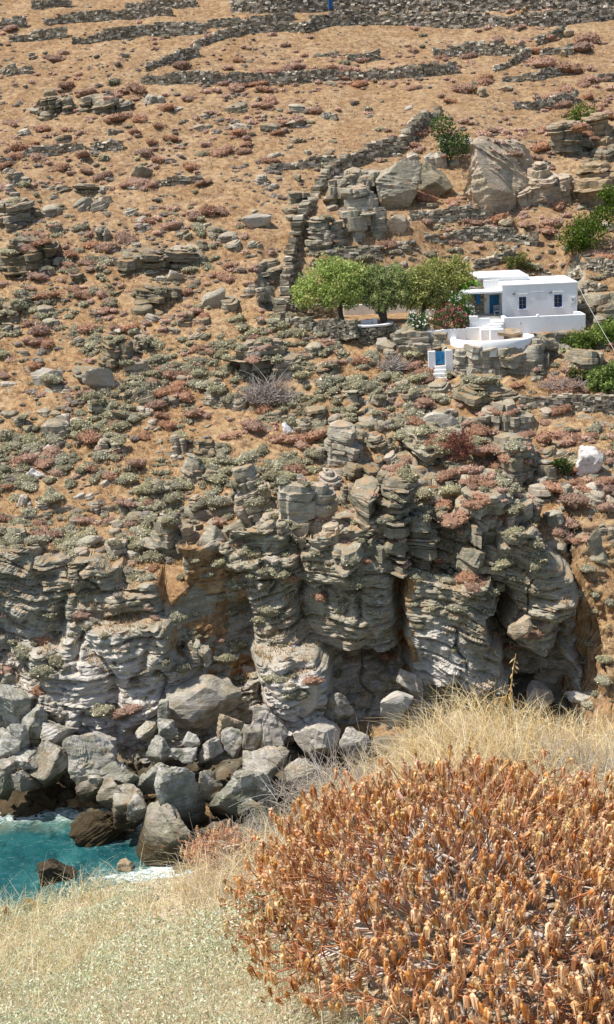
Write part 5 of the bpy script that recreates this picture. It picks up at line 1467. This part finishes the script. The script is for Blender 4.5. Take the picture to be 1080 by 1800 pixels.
green_bush('deep red brown bush beside the pale leaning slab', 806, 812, [(795, 775, 0, 18), (815, 770, .1, 18), (805, 795, -.2, 18), (822, 788, 0, 12)], 60, [(.24, .075, .045), (.30, .11, .06), (.18, .06, .04)], 1500, None, 'red_bush', .2, .08)
for i, (px, py, r_, lab) in enumerate(((952, 100, 20, 'round rust bush under the dark slanting wall end'), (1005, 112, 21, 'round rust bush right of the short wall'), (1020, 76, 20, 'biggest round rust bush at the upper right'), (965, 60, 16, 'rust bush above the dark slanting wall end'), (1032, 60, 20, 'wide rust bush under the second tall wall'), (860, 138, 14, 'lone round rust bush below the middle right terrace wall'), (996, 150, 18, 'round rust bush below the curving low wall'), (820, 148, 18, 'rust bush pair below the straw field right of the long wall'), (824, 92, 13, 'round rust bush against the middle right terrace wall'), (728, 84, 10, 'small round rust bush in the straw field'), (615, 118, 14, 'round rust bush against the long dark terrace wall'), (880, 374, 20, 'rust bush at the end of the terrace wall below the boulders'), (965, 385, 18, 'greyish rust bush left of the big green bush'), (685, 420, 20, 'round rust bush under the triangular pale boulder'), (770, 760, 0, ''), (1000, 760, 24, 'wide faded rust bush left of the white marble boulder'), (960, 760, 22, 'faded rust bush below the overgrown low wall'), (1070, 850, 24, 'rust bush right under the white marble boulder'), (780, 855, 18, 'orange rust bush above the thin ledge stack'), (520, 820, 22, 'wide rust bush above the smooth upright block'))):
    if r_ == 0: continue
    p, nr = hit(px, py + r_ * .7)
    s = r_ / ppm(p) * 1.3
    o = ob('rust_bush', SHR['spurge'][i % 7], loc=p + np.array([0, s * .2, -.1]), rot=(0, 0, i * 1.3), scale=(s * 1.15, s, s * 1.1)); tag(o, lab, 'bush')

# dead brush heaps
def twig_heap(name, label, P, w, h, n, rng, L=(.6, 1.3), r=.022, pal=((.36, .30, .26), (.27, .22, .19), (.42, .37, .33)), up=.5, cat='brush heap'):
    root_mb = MB()
    for i in range(n):
        a = rng.uniform(0, 6.28); q = rng.random() ** .5
        b = np.array([w * q * math.cos(a), w * .6 * q * math.sin(a), h * (1 - q) * rng.random()])
        d = np.array([rng.normal(), rng.normal() * .7, abs(rng.normal()) * up + .15]); d /= np.linalg.norm(d); l = rng.uniform(*L)
        t = np.linspace(0, 1, 4)[:, None]; bend = rng.normal(size=3) * .16 * l
        Q = b + d * l * t + bend * t ** 2
        root_mb.add(*tube(Q, np.linspace(r, r * .35, 4), 4), col=pal[int(rng.integers(0, len(pal)))])
    o = ob(name, root_mb.mesh(name), M['twig'], loc=P); return tag(o, label, cat)
rg = np.random.default_rng(88)
twig_heap('brush_heap', 'larger heap of dead grey branches below the dark outcrop', hit(470, 705)[0], 2.2, 1.6, 330, rg, (1.0, 2.4), .035)
twig_heap('brush_heap', 'smaller heap of dead grey branches below the bastion', hit(692, 648)[0], 1.3, .9, 190, rg, (.6, 1.5), .03)
twig_heap('brush_heap', 'grey dead branches draped on the overgrown low wall', hit(985, 690)[0] + np.array([0, 0, .5]), 2.0, .7, 190, rg, (.5, 1.2), .025)

# ================================================================ THE HEADLAND UNDER THE CAMERA
def near_z(x, y):
    x = np.asarray(x, float); y = np.asarray(y, float)
    z0 = -1.65
    z5 = -3.86 + .03 * x
    z8 = np.interp(x, [-3.5, -2, -1, -.5, -.15, .2, .55, .95, 1.7, 2.5, 4], [-5.0, -4.86, -4.72, -4.6, -4.45, -4.25, -4.02, -3.85, -4.02, -4.2, -4.3])
    z = np.where(y < 5.4, z0 + (z5 - z0) * (y / 5.4), z5 + (z8 - z5) * ((y - 5.4) / 3.1))
    edge = 8.9 + .25 * np.clip(x, -3, 3)
    z = np.where(y > edge, np.minimum(z, z) - .9 * (y - edge) - .05 * (y - edge) ** 2, z)
    z = z + .05 * fbm(x * 1.3, y * 1.3, 0, 4, 91) + .012 * vnoise(x * 9, y * 9, 0, 92)
    return CAM_Z + np.maximum(z, -47)
def headland():
    xs = np.concatenate([np.linspace(-40, -4.2, 24)[:-1], np.arange(-4.2, 4.2, .06), np.linspace(4.2, 40, 24)])
    ys = np.concatenate([np.linspace(-30, 2.5, 14)[:-1], np.arange(2.5, 11, .06), np.linspace(11, 45, 40)])
    Y, X = np.meshgrid(ys, xs, indexing='ij')
    Z = near_z(X, Y)
    o = ob('headland', mk_mesh('headland', np.stack([X, Y, Z], -1).reshape(-1, 3), grid_faces(*X.shape), smooth=True), M['near'])
    tag(o, 'stony straw coloured headland in the foreground', kind='structure')
headland()
def near_hit(px, py):
    d = ray(px, py); t = np.linspace(2, 16, 900); P = CAMP + d * t[:, None]
    below = P[:, 2] < near_z(P[:, 0], P[:, 1]); i = int(np.argmax(below)) if below.any() else -1
    return P[i]

# ---------------------------------------------------------------- the big dry spurge
def spurge_bush(label, base, RX, RY, RZ, ntips, seed, n_single, name='dry_spurge', levels=(9, 46, 190, 640), leafscale=1.0):
    rng = np.random.default_rng(seed); base = np.asarray(base, float)
    root = empty(name, base, label, 'bush')
    def fib(n, j):
        i = np.arange(n) + .5; z = 1 - i / n * 1.12; ph = i * 2.399963 + rng.uniform(0, 6)
        r = np.sqrt(np.maximum(0, 1 - z * z)); d = np.column_stack([r * np.cos(ph), r * np.sin(ph), z]); d += rng.normal(0, j, d.shape)
        return d / np.linalg.norm(d, axis=1)[:, None]
    Ls = [fib(n, .5 / math.sqrt(n)) for n in (*levels, ntips)]
    fr = [.26, .50, .70, .86, 1.0]
    P = []
    for d, f in zip(Ls, fr):
        lump = 1 + .10 * fbm(d[:, 0] * 2.2, d[:, 1] * 2.2, d[:, 2] * 2.2, 2, seed)
        p = d * np.array([RX, RY, RZ]) * (f * lump)[:, None]
        p[:, 2] += .06 * RZ * (1 - f)
        p += rng.normal(0, .02, p.shape) * (1 + f)
        if f == 1.0: p *= (1 - .18 * rng.random(len(p)) ** 1.6 + .035 * rng.normal(size=len(p)))[:, None]
        if f == 1.0: p[:, 2] += .035; p[:, :2] *= .985
        P.append(p)
    low = (P[-1][:, 2] < .42 * RZ) & (P[-1][:, 0] < -.42 * RX) & (P[-1][:, 1] < .25 * RY)
    for q in (2, 3, 4):
        low = (P[q][:, 2] < .42 * RZ) & (P[q][:, 0] < -.42 * RX) & (P[q][:, 1] < .25 * RY)
        Ls[q] = Ls[q][~low]; P[q] = P[q][~low]
    stem, br, tw = MB(), MB(), MB()
    radii = [.045, .026, .015, .0075, .0036, .0026]
    cols = [(.24, .20, .165), (.40, .34, .29), (.56, .49, .43), (.66, .56, .48), (.42, .19, .10)]
    for li, (d, p) in enumerate(zip(Ls, P)):
        if li == 0: par = None
        else: par = np.argmax(d @ Ls[li - 1].T, axis=1)
        for i in range(len(p)):
            a = np.array([rng.normal(0, .10), rng.normal(0, .10), -.05]) if par is None else P[li - 1][par[i]]
            b = p[i]; m = (a + b) / 2 + rng.normal(0, .09, 3) * np.linalg.norm(b - a); m[2] -= .06 * np.linalg.norm(b - a)
            kk = 4 if li < 3 else 3
            t = np.linspace(0, 1, kk)[:, None]
            Q = a * (1 - t) ** 2 + 2 * m * t * (1 - t) + b * t ** 2
            c = np.array(cols[li]) * rng.uniform(.75, 1.3)
            (stem if li == 0 else br if li < 3 else tw).add(*tube(Q, np.linspace(radii[li], radii[li + 1], kk), 6 if li < 2 else 4 if li == 2 else 3), col=np.clip(c, 0, 1))
    ob('stem', stem.mesh('stem', True), M['twig'], root); ob('branches', br.mesh('branches', True), M['twig'], root); o = ob('twigs', tw.mesh('twigs', True), M['twig'], root); o['kind'] = 'stuff'
    # drooping clusters of dead leaves
    def cluster(sd):
        r = np.random.default_rng(sd); mb = MB()
        for i in range(int(r.integers(10, 15))):
            a = r.uniform(0, 6.28); L = r.uniform(.030, .074) * leafscale; w = r.uniform(.0036, .0076) * leafscale; o_ = r.uniform(.005, .017) * leafscale
            e = np.array([math.cos(a), math.sin(a), 0]); s = np.array([-math.sin(a), math.cos(a), 0]); s = s + r.normal(0, .35, 3); s /= np.linalg.norm(s)
            prof = [(0.002, .004, .5), (o_, -L * .12, 1.0), (o_ * .8 + r.normal(0, .005), -L, .3)]
            V = []
            for rr, zz, ww in prof:
                c = e * rr + np.array([0, 0, zz + .004]); V += [c - s * w * ww, c + s * w * ww]
            c0 = np.array([(.88, .55, .27), (.82, .46, .19), (.90, .64, .36), (.70, .35, .14), (.92, .75, .47)][int(r.integers(0, 5))])
            C = np.array([c0 * 1.15, c0 * 1.15, c0 * 1.05, c0 * 1.05, c0 * .9, c0 * .9])
            mb.add(V, np.array([[0, 1, 3, 2], [2, 3, 5, 4]]), np.clip(C, 0, 1))
        for i in range(4):   # pale bracts on top
            u = r.normal(size=(1, 3)); u[0, 2] = abs(u[0, 2]); u /= np.linalg.norm(u)
            mb.add(*leaf_quads(np.array([[0, 0, .012]]) + u * .006, u, .022 * leafscale, .012 * leafscale, r, np.array([[.82, .62, .38]])))
        return mb
    CL = [cluster(seed * 31 + q) for q in range(10)]
    CLm = [c.mesh('leaf_cluster') for c in CL]
    for m_ in CLm: m_.materials.append(M['dry_leaf'])
    tips = P[-1]; dirs = Ls[-1]
    vis = np.array([-(ppm(base + t) * 1e-3) - (np.dot(d, (CAMP - base) / np.linalg.norm(CAMP - base))) for t, d in zip(tips, dirs)])
    inf = np.array([0 if (topx(base + t)[0] < 1075 and topx(base + t)[1] < 1795) else 9 for t in tips])
    order = np.argsort(vis + inf)
    rest = MB(); arr = [(np.concatenate(c.V), np.concatenate(c.F[0:1] + [f for f in c.F[1:]]) if False else c.F, np.concatenate(c.C)) for c in CL]
    for rank, i in enumerate(order):
        q = int(rng.integers(0, 10)); s = rng.uniform(.75, 1.3); a = rng.uniform(0, 6.28); tx, ty = rng.normal(0, .22, 2) + np.array([-dirs[i][1], dirs[i][0]]) * .25
        if rank < n_single:
            ob('leaf_cluster', CLm[q], None, root, tips[i], (tx, ty, a), s)
        else:
            Rm = np.array(Matrix.Rotation(a, 3, 'Z')); Rm = np.array(Matrix.Rotation(ty, 3, 'Y')) @ np.array(Matrix.Rotation(tx, 3, 'X')) @ Rm
            V, F, C = arr[q]; tone = rng.uniform(.72, 1.2) * np.array([1, rng.uniform(.93, 1.05), rng.uniform(.92, 1.15)])
            if rng.random() < .07: C = C * .35 + np.array([.72, .62, .48]) * .65; s *= .8
            rest.add((V * s) @ Rm.T + tips[i], list(F), np.clip(C * tone, 0, 1))
    o = ob('leaf_clusters', rest.mesh('leaf_clusters'), M['dry_leaf'], root); o['kind'] = 'stuff'
    return root
gb = near_hit(868, 1798)
spurge_bush('big domed dry spurge bush with rust orange drooping leaves in the foreground', (gb[0] + .03, gb[1] + .48, near_z(gb[0], gb[1] + .48) + .04), 1.38, 1.2, .74, 6000, 17, 300, levels=(9, 52, 300, 1400), leafscale=.86)
sb = near_hit(372, 1545)
spurge_bush('small rust orange spurge bush at the headland edge beside the shore boulders', (sb[0] + .05, sb[1] + .25, sb[2] - .03), .24, .24, .16, 300, 23, 0, 'dry_spurge', (5, 14, 40, 130), .6)

# ---------------------------------------------------------------- foreground grasses and low scrub
def blades(B, H, lean, width, rng, col, K=5, curve=.6):
    n = len(B); t = np.linspace(0, 1, K)
    a = rng.uniform(0, 6.28, n); ld = np.column_stack([np.cos(a), np.sin(a), 0 * a]) * .8 + np.asarray(lean); ld /= np.linalg.norm(ld, axis=1)[:, None] + 1e-9
    cv = curve * rng.uniform(.25, 1.5, n)
    P = B[:, None] + np.array([0, 0, 1.]) * (H[:, None] * (t - .45 * cv[:, None] * t ** 2.6))[..., None] + ld[:, None] * (H[:, None] * cv[:, None] * t ** 1.9)[..., None]
    s = np.column_stack([-ld[:, 1], ld[:, 0], 0 * a]) + rng.normal(0, .4, (n, 3)); s /= np.linalg.norm(s, axis=1)[:, None]
    w = width[:, None] * (1 - .85 * t)
    V = np.stack([P - s[:, None] * w[..., None], P + s[:, None] * w[..., None]], 2).reshape(-1, 3)
    i = (np.arange(n) * K * 2)[:, None] + np.arange(K - 1)[None] * 2
    F = np.stack([i, i + 1, i + 3, i + 2], -1).reshape(-1, 4)
    return V, F, np.repeat(col, K * 2, axis=0)
GOLD = [(.78, .62, .35), (.72, .55, .29), (.82, .71, .47), (.64, .48, .25), (.84, .77, .58)]
GREYT = [(.52, .46, .38), (.44, .38, .31), (.60, .54, .45), (.36, .30, .25)]
def near_pts(poly, n, rng):
    out = []
    xs = [p[0] for p in poly]; ys = [p[1] for p in poly]
    def inside(x, y):
        c = False; j = len(poly) - 1
        for i in range(len(poly)):
            if (poly[i][1] > y) != (poly[j][1] > y) and x < (poly[j][0] - poly[i][0]) * (y - poly[i][1]) / (poly[j][1] - poly[i][1]) + poly[i][0]: c = not c
            j = i
        return c
    while len(out) < n:
        x, y = rng.uniform(min(xs), max(xs)), rng.uniform(min(ys), max(ys))
        if inside(x, y): out.append((x, y))
    A = np.array(out); return np.column_stack([A, near_z(A[:, 0], A[:, 1])])

def foreground():
    rng = np.random.default_rng(404)
    # golden grass mound behind the bush: along the crest on the right
    mb = MB()
    B = near_pts([(.35, 7.1), (3.4, 6.8), (3.8, 9.2), (2.2, 9.5), (.55, 9.0)], 12000, rng)
    hump = np.exp(-(((B[:, 0] - 1.0) / .7) ** 2 + ((B[:, 1] - 8.3) / .8) ** 2))
    H = rng.uniform(.12, .34, len(B)) * (.8 + .7 * hump)
    mb.add(*blades(B, H, (-.35, -.1, 0), rng.uniform(.0016, .0034, len(B)), rng, pick(rng, GOLD, len(B)), 6, .75))
    B = near_pts([(-.75, 6.9), (.6, 7.0), (.9, 9.0), (-.2, 9.2), (-.9, 8.2)], 6500, rng)
    mb.add(*blades(B, rng.uniform(.10, .34, len(B)), (-.3, -.1, 0), rng.uniform(.0014, .003, len(B)), rng, pick(rng, GOLD + GREYT, len(B)), 5, .8))
    # left crest
    B = near_pts([(-3.4, 6.4), (-.8, 6.6), (-.5, 8.2), (-1.8, 8.6), (-3.6, 8.2)], 3600, rng)
    mb.add(*blades(B, rng.uniform(.08, .26, len(B)), (.3, -.1, 0), rng.uniform(.0014, .0028, len(B)), rng, pick(rng, GOLD, len(B)), 5, .8))
    # thin straw all through the low scrub
    B = near_pts([(-2.6, 3.8), (.6, 3.8), (.3, 6.2), (-.3, 7.2), (-3.0, 7.2)], 1800, rng)
    mb.add(*blades(B + [0, 0, .03], rng.uniform(.10, .36, len(B)), (0, -.2, 0), rng.uniform(.001, .0022, len(B)), rng, pick(rng, GOLD + [(.70, .62, .44)], len(B)), 5, .9))
    B = near_pts([(-2.8, 5.0), (.2, 5.0), (-.2, 7.0), (-.6, 8.2), (-3.2, 8.2)], 1300, rng)
    mb.add(*blades(B, rng.uniform(.22, .46, len(B)), (.15, -.1, 0), rng.uniform(.0012, .0022, len(B)), rng, pick(rng, [(.82, .74, .54), (.74, .62, .38), (.70, .68, .48)], len(B)), 6, .7))
    # green shoots at the far right
    B = near_pts([(2.0, 8.2), (3.2, 7.8), (3.3, 8.9), (2.2, 9.2)], 260, rng)
    mb.add(*blades(B, rng.uniform(.15, .3, len(B)), (.1, 0, 0), rng.uniform(.003, .006, len(B)), rng, pick(rng, [(.24, .33, .06), (.36, .40, .10)], len(B)), 5, .6))
    o = ob('dry_grass', mb.mesh('dry_grass'), M['straw']); tag(o, 'golden dry grass along the foreground crest', kind='stuff')
    # pale grey-green low scrub in the lower left
    B = near_pts([(-2.4, 4.3), (.5, 4.3), (.3, 5.2), (-.15, 6.3), (-.5, 7.6), (-.9, 8.3), (-3.2, 8.5), (-3.2, 6)], 85000, rng)
    mound = .21 + .17 * fbm(B[:, 0] * 2.1, B[:, 1] * 2.1, 0, 3, 95) + .06 * vnoise(B[:, 0] * 7, B[:, 1] * 7, 0, 96)
    sc = near_hit(470, 1800); mound = mound + .42 * np.exp(-(((B[:, 0] - sc[0]) / .55) ** 2 + ((B[:, 1] - sc[1]) / .5) ** 2))
    bp = near_hit(345, 1585); bare = np.exp(-(((B[:, 0] - bp[0]) / .38) ** 2 + ((B[:, 1] - bp[1]) / .5) ** 2))
    mound = mound * (1 - .6 * sstep(7.2, 8.0, B[:, 1]))
    fade = 1 - .9 * np.clip(bare * 1.3, 0, 1) - .15 * sstep(7, 8.5, B[:, 1])
    keep = (mound > .04) & (rng.random(len(B)) < fade)
    B = B[keep]; mound = mound[keep]; n = len(B)
    C = B + np.column_stack([np.zeros(n), np.zeros(n), mound * (1 - .75 * rng.random(n) ** 2.2)])
    U = rng.normal(size=(n, 3)) + [0, 0, .9]; U /= np.linalg.norm(U, axis=1)[:, None]
    mb = MB(); pal = [(.58, .62, .44), (.48, .53, .34), (.70, .72, .56), (.36, .41, .23), (.78, .79, .66), (.64, .62, .44)]
    mb.add(*leaf_quads(C, U, rng.uniform(.010, .024, n), rng.uniform(.005, .010, n), rng, pick(rng, pal, n)))
    k = 9000; S = B[rng.integers(0, n, k)]
    mb.add(*blades(S, rng.uniform(.1, .3, k), (0, 0, 0), rng.uniform(.0012, .0025, k), rng, pick(rng, [(.50, .44, .28), (.62, .55, .38), (.44, .42, .26), (.72, .66, .48)], k), 3, .6))
    o = ob('pale_scrub', mb.mesh('pale_scrub'), M['straw']); tag(o, 'pale grey green low scrub filling the lower left foreground', kind='stuff')
    # grey twiggy bushes
    GP = ((.50, .46, .42), (.42, .38, .34), (.58, .53, .48), (.36, .31, .27))
    def near_twigs(label, px, py, w, h, n, L, up=.9, r=.0022, dy=0):
        p = near_hit(px, py); p = p + np.array([0, dy, 0]); p[2] = near_z(p[0], p[1])
        twig_heap('twig_bush', label, p, w, h, n, rng, L, r, GP, up, 'bush')
    near_twigs('grey leafless twig bush left of the spurge at the headland edge', 505, 1440, .42, .1, 420, (.12, .38))
    near_twigs('grey twig tangle behind the left shoulder of the spurge', 590, 1400, .42, .12, 420, (.12, .40))
    near_twigs('grey twig patch above the small rust spurge', 440, 1500, .36, .08, 300, (.1, .28))
    near_twigs('pale grey twig spray in the lower right corner', 1085, 1790, .16, .05, 240, (.2, .46), .8, .0024, -.1)
    near_twigs('grey twig tangle inside the golden grass on the right', 980, 1370, .5, .1, 360, (.12, .34))
    # single oat stalks with hanging spikelets
    def oat(label, px, py, hgt, lean, curve, sd, spike=12):
        r = np.random.default_rng(sd); p = near_hit(px, py); K = 22; t = np.linspace(0, 1, K)
        d = np.array([lean[0], lean[1], 0.])
        P = p + np.outer(t, [0, 0, hgt]) - np.outer(t ** 3, [0, 0, hgt * curve * .75]) + np.outer(t ** 2.2, d * hgt)
        root = empty('oat_stalk', p, label, 'grass stalk')
        mb = MB(); mb.add(*tube(P - p, np.linspace(.0042, .0018, K), 5), col=(.70, .52, .24)); ob('stalk', mb.mesh('stalk'), M['straw'], root)
        mb = MB()
        for i in range(spike):
            q = P[int(K * .55 + (K * .44) * i / spike)] - p
            u = np.array([r.normal() * .5, r.normal() * .5, -1.0]); u /= np.linalg.norm(u); l = r.uniform(.03, .06)
            mb.add(*leaf_quads((q + u * l * .6)[None], u[None], l, .012, r, np.array([[.80, .64, .36]])))
            mb.add(*leaf_quads((q + u * l * .6)[None], u[None], l, .012, r, np.array([[.68, .50, .24]])))
        ob('spikelets', mb.mesh('spikelets'), M['straw'], root)
    oat('arching oat stalk hanging over the dark cave, bent to the left', 905, 1330, .92, (-.24, .0), .95, 1, 18)
    oat('upright oat stalk rising tallest before the cave', 895, 1330, .84, (.06, 0), .2, 2, 18)
    oat('oat stalk bent to the right beside the tallest stalk', 880, 1320, .78, (.12, 0), .75, 3, 14)
    oat('thin oat stalk standing left of the grass mound before the dark rocks', 655, 1400, .52, (.03, 0), .05, 4, 4)
    oat('bent oat stalk above the grey twig bush', 560, 1440, .36, (-.35, 0), .9, 5, 14)
    oat('oat stalk with a nodding head at the left crest over the water', 40, 1620, .36, (.3, 0), .9, 6, 16)
    oat('second nodding oat stalk at the far left crest', 10, 1640, .38, (.1, 0), .8, 7, 14)
    oat('oat stalk leaning right at the right edge', 960, 1340, .5, (.5, 0), .7, 8, 10)
    oat('pale oat stalk on the grass mound left of the cave', 780, 1310, .42, (.02, 0), .45, 9, 9)
    # stones lying on the bare patch
    for i, (px, py, s) in enumerate(((268, 1585, .10), (300, 1600, .08), (325, 1570, .07), (285, 1620, .06), (380, 1560, .06), (420, 1540, .05), (340, 1612, .05))):
        p = near_hit(px, py); V, F = boulder(s, s * .8, s * .5, 700 + i, 3, 8)
        o = ob('stone', mk_mesh('stone', V, F), M['schist_pale'], loc=p - np.array([0, 0, .01]), rot=(0, 0, i)); o['category'] = 'stone'; o['group'] = 'stones on the bare headland path'
        o['label'] = ['flat stone', 'broad pale stone', 'small angular stone', 'low grey stone', 'pale chip', 'lone stone', 'tiny stone'][i] + ' on the bare headland ' + ['left of the broad pale stone', 'in the middle of the path', 'nearest the water', 'nearest the camera', 'beside the small rust spurge', 'at the far left crest', 'right of the path'][i]
foreground()
